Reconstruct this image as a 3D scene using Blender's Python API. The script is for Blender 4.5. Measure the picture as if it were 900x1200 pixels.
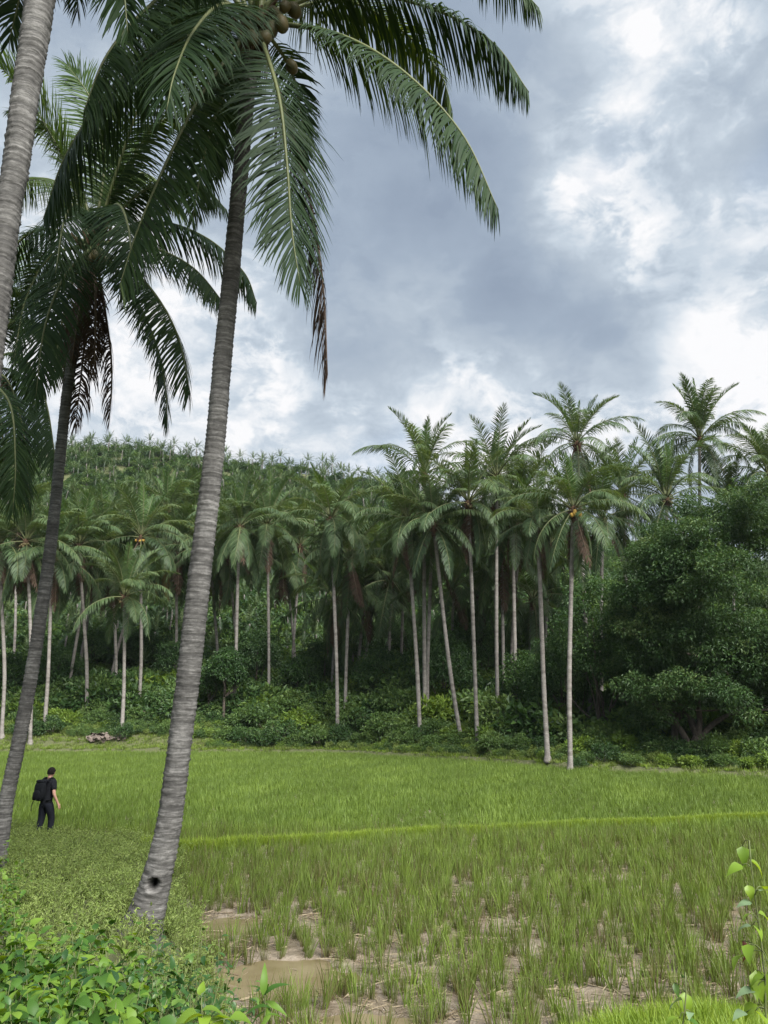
import bpy, math, random
import numpy as np
from mathutils import Vector
R = math.radians
rng = np.random.default_rng(7)
random.seed(7)
scn = bpy.context.scene
for o in list(bpy.data.objects): bpy.data.objects.remove(o)

# ------------------------------------------------------------------ camera
CAM_Z, PITCH, F = 3.6, R(14.2), 900.0            # F: focal length in photo pixels (900x1200)
cd = bpy.data.cameras.new('camera'); cam = bpy.data.objects.new('camera', cd)
scn.collection.objects.link(cam); scn.camera = cam
cam.location = (0, 0, CAM_Z); cam.rotation_euler = (R(90) + PITCH, 0, 0)
cd.sensor_fit = 'VERTICAL'; cd.sensor_height = 34.6; cd.lens = 34.6 * F / 1200
cd.clip_start = .05; cd.clip_end = 6000
# ------------------------------------------------------------------ exposure, sky, sun
SUN_EL, SUN_AZ, SUN_STR = R(47), R(148), 4.8       # azimuth clockwise from +Y (ahead of the camera)
vs = scn.view_settings; EXPO = 1.2
scn.display_settings.display_device = 'sRGB'
vs.view_transform = 'Standard'; vs.look = 'None'; vs.gamma = 1; vs.exposure = EXPO; vs.use_curve_mapping = False
cy = scn.cycles
cy.max_bounces = 6; cy.diffuse_bounces = 5; cy.glossy_bounces = 2; cy.transmission_bounces = 4; cy.volume_bounces = 0; cy.transparent_max_bounces = 6
cy.caustics_reflective = False; cy.caustics_refractive = False
cy.use_denoising = True; cy.sample_clamp_indirect = 4

sp, cp = math.sin(PITCH), math.cos(PITCH)
def pdir(x, y):
    r, u = (x - 450) / F, (600 - y) / F
    return np.array([r, cp - sp * u, sp + cp * u])
def pixY(x, y, Y):                                # point seen at a pixel on the vertical plane at distance Y
    d = pdir(x, y); return np.array([0, 0, CAM_Z]) + d * (Y / d[1])
def pixZ(x, y, z=0.):                             # point seen at a pixel on the level z
    d = pdir(x, y); return np.array([0, 0, CAM_Z]) + d * ((z - CAM_Z) / d[2])
def depth_at(y, Y):
    return Y / pdir(450, y)[1]

def N(nt, t, **kw):
    n = nt.nodes.new(t)
    for k, v in kw.items():
        if k in ('op', 'operation'): n.operation = v
        elif hasattr(n, k): setattr(n, k, v)
    return n
def mathn(nt, op, a, b=None, c=None, clamp=False):
    n = nt.nodes.new('ShaderNodeMath'); n.operation = op; n.use_clamp = clamp
    for i, v in enumerate((a, b, c)):
        if v is None: continue
        if isinstance(v, (int, float)): n.inputs[i].default_value = v
        else: nt.links.new(v, n.inputs[i])
    return n.outputs[0]
def mixc(nt, f, a, b, mode='MIX'):
    n = nt.nodes.new('ShaderNodeMix'); n.data_type = 'RGBA'; n.blend_type = mode
    for s, v in ((n.inputs[0], f), (n.inputs[6], a), (n.inputs[7], b)):
        if isinstance(v, (int, float)): s.default_value = v
        elif isinstance(v, (tuple, list)): s.default_value = tuple(v) + (1,) * (4 - len(v))
        else: nt.links.new(v, s)
    return n.outputs[2]
def noise(nt, vec, scale, detail=4, rough=.55, dist=0, dim='3D'):
    n = nt.nodes.new('ShaderNodeTexNoise'); n.noise_dimensions = dim
    n.inputs['Scale'].default_value = scale; n.inputs['Detail'].default_value = detail
    n.inputs['Roughness'].default_value = rough; n.inputs['Distortion'].default_value = dist
    if vec is not None: nt.links.new(vec, n.inputs['Vector'])
    return n.outputs['Fac']
def ramp(nt, f, stops, interp='LINEAR'):
    n = nt.nodes.new('ShaderNodeValToRGB'); cr = n.color_ramp; cr.interpolation = interp
    while len(cr.elements) < len(stops): cr.elements.new(.5)
    for e, (p, c) in zip(cr.elements, stops):
        e.position = p
        e.color = (c, c, c, 1) if isinstance(c, (int, float)) else tuple(c) + (1,)
    nt.links.new(f, n.inputs[0]); return n.outputs[0]
def maprange(nt, v, a, b, c=0., d=1., smooth=True):
    n = nt.nodes.new('ShaderNodeMapRange'); n.interpolation_type = 'SMOOTHSTEP' if smooth else 'LINEAR'
    nt.links.new(v, n.inputs[0])
    for i, q in zip((1, 2, 3, 4), (a, b, c, d)): n.inputs[i].default_value = q
    return n.outputs[0]

def build_world():
    w = bpy.data.worlds.new('World'); scn.world = w; w.use_nodes = True
    nt = w.node_tree; nt.nodes.clear(); L = nt.links.new
    out = nt.nodes.new('ShaderNodeOutputWorld'); bg = nt.nodes.new('ShaderNodeBackground'); L(bg.outputs[0], out.inputs[0])
    bg.inputs['Strength'].default_value = 0.1
    sky = nt.nodes.new('ShaderNodeTexSky'); sky.sky_type = 'NISHITA'; sky.sun_disc = False
    sky.sun_elevation = SUN_EL; sky.sun_rotation = SUN_AZ
    tc = nt.nodes.new('ShaderNodeTexCoord'); D = tc.outputs['Generated']
    sx = nt.nodes.new('ShaderNodeSeparateXYZ'); L(D, sx.inputs[0])
    cb = nt.nodes.new('ShaderNodeCombineXYZ')
    L(sx.outputs[0], cb.inputs[0]); L(sx.outputs[1], cb.inputs[1]); L(mathn(nt, 'MULTIPLY', sx.outputs[2], 1.5), cb.inputs[2])
    P = cb.outputs[0]
    # a layer of cloud: broad grey masses, billows on their rims, brighter where the layer is thin
    broad = noise(nt, P, 3.4, 5, .52, .1)
    warp = nt.nodes.new('ShaderNodeTexNoise'); L(P, warp.inputs['Vector']); warp.inputs['Scale'].default_value = 6; warp.inputs['Detail'].default_value = 4
    vm = nt.nodes.new('ShaderNodeVectorMath'); vm.operation = 'MULTIPLY_ADD'
    L(warp.outputs['Color'], vm.inputs[0]); vm.inputs[1].default_value = (.10, .10, .10); L(P, vm.inputs[2])
    fine = noise(nt, vm.outputs[0], 11.0, 9, .60)
    wisp = noise(nt, vm.outputs[0], 30.0, 7, .65)
    v = mathn(nt, 'ADD', mathn(nt, 'MULTIPLY', mathn(nt, 'SUBTRACT', broad, .5), .62), .36)
    # thin bright breaks and heavy grey banks of the cloud layer, where this sky has them
    spots = [(745, 30, 95, .16), (800, 95, 75, .16), (690, 280, 85, .22), (850, 330, 110, .18), (505, 430, 140, .22), (190, 420, 150, .20), (330, 490, 110, .12),
             (880, 460, 90, .20), (600, 500, 130, .17), (600, 190, 90, .07), (30, 300, 140, .15), (760, 500, 90, .10), (700, 180, 60, .08),
             (490, 320, 190, -.24), (560, 40, 120, -.16), (660, 385, 110, -.15), (850, 200, 110, -.15), (395, 455, 60, -.12), (790, 390, 90, -.12), (720, 120, 60, -.06), (860, 30, 60, -.08)]
    for (x, y, r, a) in spots:
        d = pdir(x, y); d = d / np.linalg.norm(d)
        dn = nt.nodes.new('ShaderNodeVectorMath'); dn.operation = 'DOT_PRODUCT'; L(D, dn.inputs[0]); dn.inputs[1].default_value = tuple(d)
        g = maprange(nt, dn.outputs['Value'], math.cos(1.25 * r / F), 1.0, 0., a)
        v = mathn(nt, 'ADD', v, g)
    # the heavy banks are smooth, the thin bright parts break into billows with crisp rims
    amt = maprange(nt, v, .22, .62, .30, 1.0)
    bil = mathn(nt, 'ADD', mathn(nt, 'MULTIPLY', mathn(nt, 'SUBTRACT', fine, .5), 1.0), mathn(nt, 'MULTIPLY', mathn(nt, 'SUBTRACT', wisp, .5), .30))
    bil = mathn(nt, 'ADD', bil, maprange(nt, noise(nt, vm.outputs[0], 7.5, 9, .60), .46, .57, -.06, .12))
    v = mathn(nt, 'ADD', v, mathn(nt, 'MULTIPLY', bil, amt))
    S = 1 / .1 / (2 ** EXPO)
    def c(r, g, b):
        f = lambda q: ((q / 255 + .055) / 1.055) ** 2.4 * S
        return (f(r), f(g), f(b))
    col = ramp(nt, maprange(nt, v, .02, .72, smooth=False),
               [(0.0, c(147, 162, 182)), (.25, c(162, 177, 195)), (.45, c(182, 195, 209)), (.62, c(201, 213, 225)), (.78, c(228, 234, 241)), (1.0, c(252, 252, 254))])
    # a little open blue between
    gap = maprange(nt, noise(nt, P, 3.3, 4, .5), .60, .74)
    colb = mixc(nt, mathn(nt, 'MULTIPLY', gap, .16), col, sky.outputs[0])
    L(colb, bg.inputs['Color'])
build_world()
sd = bpy.data.lights.new('sun', 'SUN'); sun = bpy.data.objects.new('sun', sd); scn.collection.objects.link(sun)
sd.energy = SUN_STR; sd.angle = R(38); sd.color = (1, .97, .92)
sv = Vector((math.sin(SUN_AZ) * math.cos(SUN_EL), math.cos(SUN_AZ) * math.cos(SUN_EL), math.sin(SUN_EL)))
sun.rotation_euler = sv.to_track_quat('Z', 'Y').to_euler(); sun.location = (0, 0, 60)

# ------------------------------------------------------------------ object helpers
COL = scn.collection
def tag(o, label, cat=None, group=None, kind=None):
    if label: o['label'] = label
    if cat: o['category'] = cat
    if group: o['group'] = group
    if kind: o['kind'] = kind
    return o
def empty(name, loc, label=None, cat=None, group=None, rz=0):
    o = bpy.data.objects.new(name, None); COL.objects.link(o); o.empty_display_size = .2
    o.location = [float(v) for v in loc]; o.rotation_euler = (0, 0, rz)
    return tag(o, label, cat, group)
def link(name, me, parent=None, loc=None, rot=None, scale=None):
    o = bpy.data.objects.new(name, me); COL.objects.link(o)
    if parent is not None: o.parent = parent
    if loc is not None: o.location = [float(v) for v in loc]
    if rot is not None: o.rotation_euler = [float(v) for v in rot]
    if scale is not None: o.scale = (scale,) * 3 if isinstance(scale, (int, float)) else [float(v) for v in scale]
    return o
class G:                                          # collects geometry, makes ONE mesh
    def __init__(s): s.v = []; s.f = []; s.m = []; s.t = []; s.n = 0; s.sm = []
    def add(s, v, faces, mat=0, tint=.5, smooth=False):
        v = np.asarray(v, float).reshape(-1, 3); s.v.append(v)
        t = np.broadcast_to(np.asarray(tint, float), (len(v),)); s.t.append(t)
        for f in (faces if isinstance(faces, list) else [faces]):
            f = np.asarray(f, int)
            if len(f): s.f.append(f + s.n); s.m.append(mat); s.sm.append(smooth)
        s.n += len(v); return s
    def mesh(s, name, mats):
        me = bpy.data.meshes.new(name)
        V = np.concatenate(s.v); me.vertices.add(len(V)); me.vertices.foreach_set('co', V.astype(np.float32).ravel())
        nl = sum(f.size for f in s.f); nf = sum(len(f) for f in s.f)
        me.loops.add(nl); me.polygons.add(nf)
        me.loops.foreach_set('vertex_index', np.concatenate([f.ravel() for f in s.f]).astype(np.int32))
        tot = np.concatenate([np.full(len(f), f.shape[1]) for f in s.f]); st = np.concatenate([[0], np.cumsum(tot)[:-1]])
        me.polygons.foreach_set('loop_start', st.astype(np.int32))
        me.polygons.foreach_set('material_index', np.concatenate([np.full(len(f), m) for f, m in zip(s.f, s.m)]).astype(np.int32))
        me.polygons.foreach_set('use_smooth', np.concatenate([np.full(len(f), q) for f, q in zip(s.f, s.sm)]))
        a = me.attributes.new('tint', 'FLOAT', 'POINT'); a.data.foreach_set('value', np.concatenate(s.t).astype(np.float32))
        for m in (mats if isinstance(mats, (list, tuple)) else [mats]): me.materials.append(m)
        me.update(calc_edges=True); me.validate(); return me
def nrm(a): return a / np.maximum(np.linalg.norm(a, axis=-1, keepdims=True), 1e-9)
def resample(pts, n):
    """Catmull-Rom through pts, n points evenly by length."""
    p = np.asarray(pts, float); q = np.vstack([2 * p[0] - p[1], p, 2 * p[-1] - p[-2]]); o = []
    for i in range(1, len(q) - 2):
        for t in np.linspace(0, 1, 16, endpoint=False):
            a, b, c, d = q[i - 1], q[i], q[i + 1], q[i + 2]
            o.append(.5 * (2 * b + (c - a) * t + (2 * a - 5 * b + 4 * c - d) * t * t + (3 * b - a - 3 * c + d) * t ** 3))
    o.append(q[-2]); o = np.array(o); s = np.concatenate([[0], np.cumsum(np.linalg.norm(np.diff(o, axis=0), axis=1))])
    t = np.linspace(0, s[-1], n); return np.stack([np.interp(t, s, o[:, k]) for k in range(o.shape[1])], 1)
def frames(P, side0=None):
    T = nrm(np.gradient(P, axis=0)); S = np.zeros_like(T)
    s = np.cross(T[0], [0, 0, 1]) if side0 is None else np.asarray(side0, float)
    if np.linalg.norm(s) < .05: s = np.array([1., 0, 0])
    for i in range(len(P)):
        s = s - T[i] * np.dot(s, T[i]); s = s / max(np.linalg.norm(s), 1e-9); S[i] = s
    return T, S, np.cross(S, T)
def tube(g, P, r, ns=6, mat=0, tint=.5, cap=True, rad_fn=None):
    P = np.asarray(P, float); T, S, Nn = frames(P); n = len(P)
    a = np.linspace(0, 2 * math.pi, ns, endpoint=False); r = np.broadcast_to(np.asarray(r, float), (n,))
    rr = r[:, None] * np.ones((1, ns))
    if rad_fn is not None: rr = rad_fn(rr, a)
    V = P[:, None, :] + rr[..., None] * (np.cos(a)[None, :, None] * S[:, None, :] + np.sin(a)[None, :, None] * Nn[:, None, :])
    i = np.arange(n - 1)[:, None] * ns; j = np.arange(ns)[None, :]; k = (j + 1) % ns
    F4 = np.stack([i + j, i + k, i + ns + k, i + ns + j], -1).reshape(-1, 4)[:, ::-1]
    fs = [F4]
    if cap: fs += [np.arange(ns)[None, :], (np.arange(ns) + (n - 1) * ns)[None, ::-1]]
    g.add(V.reshape(-1, 3), fs, mat, tint, True); return g

# ------------------------------------------------------------------ materials
def new_mat(name):
    m = bpy.data.materials.new(name); m.use_nodes = True; nt = m.node_tree; nt.nodes.clear()
    out = nt.nodes.new('ShaderNodeOutputMaterial'); return m, nt, out
def bump(nt, h, strength=.5, dist=.02):
    b = nt.nodes.new('ShaderNodeBump'); b.inputs['Strength'].default_value = strength; b.inputs['Distance'].default_value = dist
    nt.links.new(h, b.inputs['Height']); return b.outputs[0]
def leaf_mat(name, a, b, trans=.3, rough=.5, tcol=None, c=None, spec=.3, jit=.25):
    """foliage: colour runs a>b(>c) with the leaf's own tint, jitter per object, light passes through."""
    m, nt, out = new_mat(name); L = nt.links.new
    at = nt.nodes.new('ShaderNodeAttribute'); at.attribute_name = 'tint'
    oi = nt.nodes.new('ShaderNodeObjectInfo')
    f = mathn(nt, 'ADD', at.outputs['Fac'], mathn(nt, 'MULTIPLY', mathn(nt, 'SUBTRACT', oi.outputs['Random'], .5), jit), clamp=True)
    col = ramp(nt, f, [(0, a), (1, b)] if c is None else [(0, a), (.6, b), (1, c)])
    geo = nt.nodes.new('ShaderNodeNewGeometry')
    pr = nt.nodes.new('ShaderNodeBsdfPrincipled'); L(col, pr.inputs['Base Color'])
    pr.inputs['Roughness'].default_value = rough; pr.inputs['Specular IOR Level'].default_value = spec
    tr = nt.nodes.new('ShaderNodeBsdfTranslucent')
    L(mixc(nt, 1.0, col, tcol or (1.5, 1.35, .55), 'MULTIPLY'), tr.inputs[0])
    mx = nt.nodes.new('ShaderNodeMixShader'); mx.inputs[0].default_value = trans
    L(pr.outputs[0], mx.inputs[1]); L(tr.outputs[0], mx.inputs[2]); L(mx.outputs[0], out.inputs[0]); return m
def plain_mat(name, a, b=None, rough=.8, scale=8, bstr=.3, bdist=.01, spec=.3, stretch=(1, 1, 1)):
    m, nt, out = new_mat(name); L = nt.links.new
    tc = nt.nodes.new('ShaderNodeTexCoord'); mp = nt.nodes.new('ShaderNodeMapping'); L(tc.outputs['Object'], mp.inputs[0]); mp.inputs['Scale'].default_value = stretch
    n = noise(nt, mp.outputs[0], scale, 5, .6)
    pr = nt.nodes.new('ShaderNodeBsdfPrincipled'); L(ramp(nt, n, [(.3, a), (.7, b or a)]), pr.inputs['Base Color'])
    pr.inputs['Roughness'].default_value = rough; pr.inputs['Specular IOR Level'].default_value = spec
    if bstr: L(bump(nt, n, bstr, bdist), pr.inputs['Normal'])
    L(pr.outputs[0], out.inputs[0]); return m
def trunk_mat(name, lo, mid, hi, ring=9.0):
    m, nt, out = new_mat(name); L = nt.links.new
    tc = nt.nodes.new('ShaderNodeTexCoord'); O = tc.outputs['Object']
    mp = nt.nodes.new('ShaderNodeMapping'); L(O, mp.inputs[0]); mp.inputs['Scale'].default_value = (3.2, 3.2, 26)
    n1 = noise(nt, mp.outputs[0], 1.6, 5, .65, .3)
    n2 = noise(nt, O, 2.6, 5, .6); n3 = noise(nt, O, 26, 4, .7)
    at = nt.nodes.new('ShaderNodeAttribute'); at.attribute_name = 'tint'       # 0 in the leaf-scar grooves
    f = mathn(nt, 'ADD', mathn(nt, 'MULTIPLY', n1, .55), mathn(nt, 'ADD', mathn(nt, 'MULTIPLY', n2, .35), mathn(nt, 'MULTIPLY', n3, .2)))
    col = ramp(nt, f, [(.36, lo), (.54, mid), (.72, hi)])
    col = mixc(nt, mathn(nt, 'MULTIPLY', mathn(nt, 'SUBTRACT', 1, at.outputs['Fac'], clamp=True), .8), col, lo)
    pr = nt.nodes.new('ShaderNodeBsdfPrincipled'); L(col, pr.inputs['Base Color'])
    pr.inputs['Roughness'].default_value = .85; pr.inputs['Specular IOR Level'].default_value = .25
    L(bump(nt, f, .8, .02), pr.inputs['Normal']); L(pr.outputs[0], out.inputs[0]); return m
M = {}
M['palm'] = leaf_mat('palm_leaflet', (.014, .033, .016), (.030, .058, .020), .28, .62, (1.9, 1.6, .4), c=(.064, .098, .026), spec=.15, jit=.3)
M['palm_young'] = leaf_mat('palm_young_leaflet', (.045, .088, .024), (.075, .13, .032), .34, .5, (1.7, 1.5, .4), jit=.2)
M['palm_far'] = leaf_mat('palm_grove_leaflet', (.032, .062, .030), (.070, .112, .046), .28, .5, (1.5, 1.4, .5), c=(.120, .160, .066), spec=.25, jit=.35)
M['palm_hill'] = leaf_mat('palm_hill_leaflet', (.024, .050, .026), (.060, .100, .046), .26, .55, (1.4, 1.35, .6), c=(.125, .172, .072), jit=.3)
M['dead'] = leaf_mat('dry_leaflet', (.050, .034, .026), (.115, .078, .055), .2, .8, (1.2, 1, .8), spec=.15)
M['yellowing'] = leaf_mat('yellowing_leaflet', (.10, .085, .03), (.17, .13, .035), .3, .6, (1.3, 1.1, .5))
M['midrib'] = plain_mat('midrib', (.075, .095, .035), (.125, .135, .058), .55, 12, 0)
M['midrib_dead'] = plain_mat('dry_midrib', (.10, .07, .05), (.17, .12, .085), .8, 12, 0)
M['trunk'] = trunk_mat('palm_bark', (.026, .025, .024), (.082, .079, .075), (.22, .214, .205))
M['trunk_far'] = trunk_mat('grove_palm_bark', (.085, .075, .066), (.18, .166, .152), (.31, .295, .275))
M['fibre'] = plain_mat('palm_fibre', (.040, .024, .016), (.13, .085, .055), .95, 14, .8, .02, .1, (1, 1, .25))
M['coconut'] = plain_mat('coconut_husk', (.055, .055, .022), (.11, .085, .035), .6, 3, .1)
M['coconut_yellow'] = plain_mat('yellow_coconut_husk', (.32, .18, .03), (.38, .25, .05), .5, 3, .1)
M['bark'] = plain_mat('tree_bark', (.040, .032, .026), (.11, .092, .075), .9, 9, .9, .03, .2, (1, 1, .3))
M['bark_pale'] = plain_mat('shrub_bark', (.12, .10, .08), (.24, .21, .17), .9, 9, .5, .01, .2, (1, 1, .3))
M['mango'] = leaf_mat('broad_tree_leaf', (.022, .052, .018), (.050, .098, .030), .24, .45, (1.6, 1.5, .5), c=(.13, .185, .068), spec=.22, jit=0)
M['dark_tree'] = leaf_mat('dark_tree_leaf', (.028, .064, .022), (.054, .112, .036), .28, .5, (1.6, 1.5, .5), c=(.095, .165, .05), jit=.3)
M['mid_tree'] = leaf_mat('understorey_leaf', (.020, .050, .016), (.044, .095, .026), .28, .5, (1.6, 1.5, .5), c=(.085, .155, .04), jit=.4)
M['shrub_dark'] = leaf_mat('dark_shrub_leaf', (.022, .052, .018), (.045, .095, .028), .28, .5, (1.5, 1.4, .5), c=(.09, .15, .045), jit=.4)
M['shrub'] = leaf_mat('shrub_leaf', (.050, .095, .030), (.095, .165, .045), .34, .5, (1.5, 1.4, .5), c=(.15, .22, .07), jit=.45)
M['shrub_yellow'] = leaf_mat('yellow_shrub_leaf', (.07, .13, .025), (.14, .22, .035), .34, .5, (1.4, 1.3, .5), c=(.2, .28, .05), jit=.4)
M['weed'] = leaf_mat('weed_leaf', (.12, .172, .045), (.185, .252, .065), .36, .65, (1.3, 1.2, .5), c=(.265, .325, .11), jit=.5)
M['bush'] = leaf_mat('bush_leaf', (.030, .080, .014), (.066, .145, .022), .36, .5, (1.7, 1.5, .3), c=(.135, .225, .03), spec=.25, jit=1.0)
M['bush_dark'] = leaf_mat('dark_bush_leaf', (.022, .062, .018), (.042, .105, .025), .32, .42, (1.6, 1.5, .4), c=(.10, .18, .035), spec=.4, jit=1.0)
M['sprig'] = leaf_mat('sprig_leaf', (.12, .22, .03), (.21, .32, .035), .45, .38, (1.4, 1.25, .3), jit=.5)
M['sprig_pale'] = leaf_mat('pale_sprig_leaf', (.16, .24, .13), (.20, .29, .16), .3, .4)
M['red_leaf'] = leaf_mat('red_brown_leaf', (.07, .018, .012), (.10, .03, .02), .3, .5, (1.2, .8, .6))
M['stem'] = plain_mat('green_stem', (.07, .10, .03), (.13, .14, .06), .6, 30, 0)
M['stem_brown'] = plain_mat('brown_stem', (.07, .05, .03), (.14, .11, .07), .8, 30, 0)
M['rice'] = leaf_mat('rice_blade', (.12, .092, .050), (.104, .160, .030), .32, .55, (1.35, 1.25, .35), c=(.155, .222, .036), jit=.3)
M['rice_far'] = leaf_mat('far_rice_blade', (.095, .138, .028), (.108, .172, .030), .32, .55, (1.3, 1.25, .4), c=(.155, .225, .040), jit=.35)
M['straw'] = leaf_mat('straw', (.14, .105, .065), (.30, .25, .17), .2, .7, (1, 1, 1), jit=.5)
M['grass'] = leaf_mat('grass_blade', (.105, .17, .022), (.160, .250, .030), .35, .5, (1.35, 1.25, .35), c=(.235, .31, .045), jit=.35)
M['grass_dull'] = leaf_mat('dull_grass_blade', (.085, .120, .03), (.135, .185, .045), .3, .55, (1.3, 1.2, .5), c=(.2, .23, .08), jit=.4)

def ground_material():
    m, nt, out = new_mat('ground_soil'); L = nt.links.new
    geo = nt.nodes.new('ShaderNodeNewGeometry'); P = geo.outputs['Position']
    at = nt.nodes.new('ShaderNodeAttribute'); at.attribute_name = 'tint'       # 1 = paddy mud, 0 = bank and grove floor
    n1 = noise(nt, P, 1.1, 6, .6); n2 = noise(nt, P, 9, 5, .65); n3 = noise(nt, P, 45, 3, .6)
    mud = ramp(nt, mathn(nt, 'ADD', mathn(nt, 'MULTIPLY', n1, .6), mathn(nt, 'MULTIPLY', n2, .4)), [(.35, (.095, .073, .050)), (.52, (.175, .142, .105)), (.68, (.28, .24, .19))])
    soil = ramp(nt, n2, [(.3, (.045, .052, .022)), (.55, (.075, .085, .03)), (.75, (.12, .11, .055))])
    pr = nt.nodes.new('ShaderNodeBsdfPrincipled')
    L(mixc(nt, at.outputs['Fac'], soil, mud), pr.inputs['Base Color'])
    wet = maprange(nt, n1, .40, .62, .18, .6)
    rg = nt.nodes.new('ShaderNodeMix'); L(at.outputs['Fac'], rg.inputs[0]); rg.inputs[2].default_value = .9; L(wet, rg.inputs[3])
    L(rg.outputs[0], pr.inputs['Roughness']); pr.inputs['Specular IOR Level'].default_value = .5
    L(bump(nt, mathn(nt, 'ADD', n2, mathn(nt, 'MULTIPLY', n3, .35)), .9, .05), pr.inputs['Normal'])
    L(pr.outputs[0], out.inputs[0]); return m
M['ground'] = ground_material()
def water_material():
    m, nt, out = new_mat('muddy_water'); L = nt.links.new
    geo = nt.nodes.new('ShaderNodeNewGeometry'); n = noise(nt, geo.outputs['Position'], 14, 3, .5)
    n2 = noise(nt, geo.outputs['Position'], 2, 4, .5)
    pr = nt.nodes.new('ShaderNodeBsdfPrincipled'); L(ramp(nt, n2, [(.3, (.125, .100, .055)), (.7, (.175, .145, .09))]), pr.inputs['Base Color'])
    pr.inputs['Roughness'].default_value = .06; pr.inputs['IOR'].default_value = 1.33
    L(bump(nt, n, .06, .01), pr.inputs['Normal']); L(pr.outputs[0], out.inputs[0]); return m
M['water'] = water_material()

# ------------------------------------------------------------------ terrain
def sst(a, b, v): t = np.clip((v - a) / (b - a), 0, 1); return t * t * (3 - 2 * t)
_ph = np.random.default_rng(3).uniform(0, 6.28, (40, 2)); _dr = np.random.default_rng(4).uniform(0, 6.28, 40)
def waves(x, y, wl, k0, n=6):
    o = 0
    for i in range(n):
        a = _dr[(k0 + i) % 40]; w = 6.283 / (wl * (.6 + .8 * ((i * 37 + k0) % 10) / 10))
        o = o + np.sin((x * math.cos(a) + y * math.sin(a)) * w + _ph[(k0 + i) % 40, 0])
    return o / n ** .5 / 1.2
def field_edge(x): return np.interp(x, [-90, -30, -6, -2.5, 2.4, 6, 9, 12, 19, 40, 90], [66, 62.5, 62, 60.5, 56.2, 52.5, 49, 45.2, 41, 34, 28])
def bank_edge(y): return np.interp(y, [4, 8.5, 14, 20, 22, 24, 26], [-.9, -2.0, -3.75, -5.7, -6.9, -12, -200])
_dk = [pixZ(x, y, .1) for x, y in ((205, 1001), (300, 993), (450, 982), (620, 973), (760, 967), (900, 961), (1100, 952))]
def dike_y(x): return np.interp(x, [p[0] for p in _dk], [p[1] for p in _dk]) + .12 * np.sin(x * 1.3)
RIDGE_Y = 200.
_rx = [-300, -60, 100, 250, 440, 600, 900, 1300]; _ry = [512, 516, 512, 526, 556, 596, 650, 690]
_rw = [pixY(x, y, RIDGE_Y) for x, y in zip(_rx, _ry)]
def ridge_z(x): return np.interp(x, [p[0] for p in _rw], [p[2] - 4.8 for p in _rw])
PUD = [(pixZ(328, 1146), 1.05, .85, .15), (pixZ(268, 1084), .75, .8, .12), (pixZ(425, 1196), .7, .4, .10), (pixZ(350, 1126), .75, .22, .10), (pixZ(722, 1031), .9, .35, .05), (pixZ(585, 1085), .5, .5, .05)]
def ground_z(x, y, info=False):
    x = np.asarray(x, float); y = np.asarray(y, float)
    ys = y - 1.25 * sst(.5, 1.5, x) - .15 * waves(x, y, 1.1, 6)
    near = np.interp(ys, [0, 3, 4.6, 6.2, 7.6, 8.6], [1.95, 1.85, 1.5, .75, .12, 0])
    A = np.interp(y, [0, 5, 9, 14, 18, 21, 23.5, 26], [1.9, 1.5, 1.25, .80, .36, .08, .02, 0])
    wob = .25 * waves(x, y, 3.1, 5)
    left = (A + .35 * sst(-1.5, -5, x - bank_edge(y)) * sst(20, 12, y)) * sst(.75, -.65, x - bank_edge(y) + wob)
    bank = np.maximum(near, left) + .05 * waves(x, y, 1.7, 11) * (np.maximum(near, left) > .05)
    d = y - field_edge(x)
    far = .38 * sst(-.1, .5, d + .2 * waves(x, y, 4, 2)) + .22 * sst(2.4, 3.0, d + .3 * waves(x, y, 5, 20)) * sst(2, -6, x)
    far = far + np.interp(x, [-2, 6, 10], [1.0, .8, .25]) * sst(.8, 6.5, d)
    y0 = field_edge(x) + np.interp(x, [-8, 4, 12], [4.5, 3, 6])
    s = np.clip((y - y0) / (RIDGE_Y - y0), 0, 1)
    hill = ridge_z(x) * s ** 1.3
    hill = np.where(y > RIDGE_Y, np.maximum(ridge_z(x) - .22 * (y - RIDGE_Y), -2), hill)
    hill = hill + sst(.02, .2, s) * 1.1 * waves(x, y, 38, 8)
    dk = .20 * np.exp(-((y - dike_y(x)) / .24) ** 2) * sst(-6.6, -5.6, x)
    inf = sst(.12, 0.0, bank) * sst(.1, -.3, d)
    mudrel = .020 * waves(x, y, .75, 14, 7) + .014 * waves(x, y, .33, 22, 7)
    for p, ax, ay, dp in PUD:
        q = ((x - p[0]) / ax) ** 2 + ((y - p[1]) / ay) ** 2
        mudrel = mudrel - dp * np.exp(-q * 1.4)
    z = bank + far + hill + dk + mudrel * inf * sst(24, 18, y)
    if info: return z, inf * (1 - np.clip(dk / .1, 0, 1))
    return z
def gz(x, y): return float(ground_z(x, y))

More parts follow.
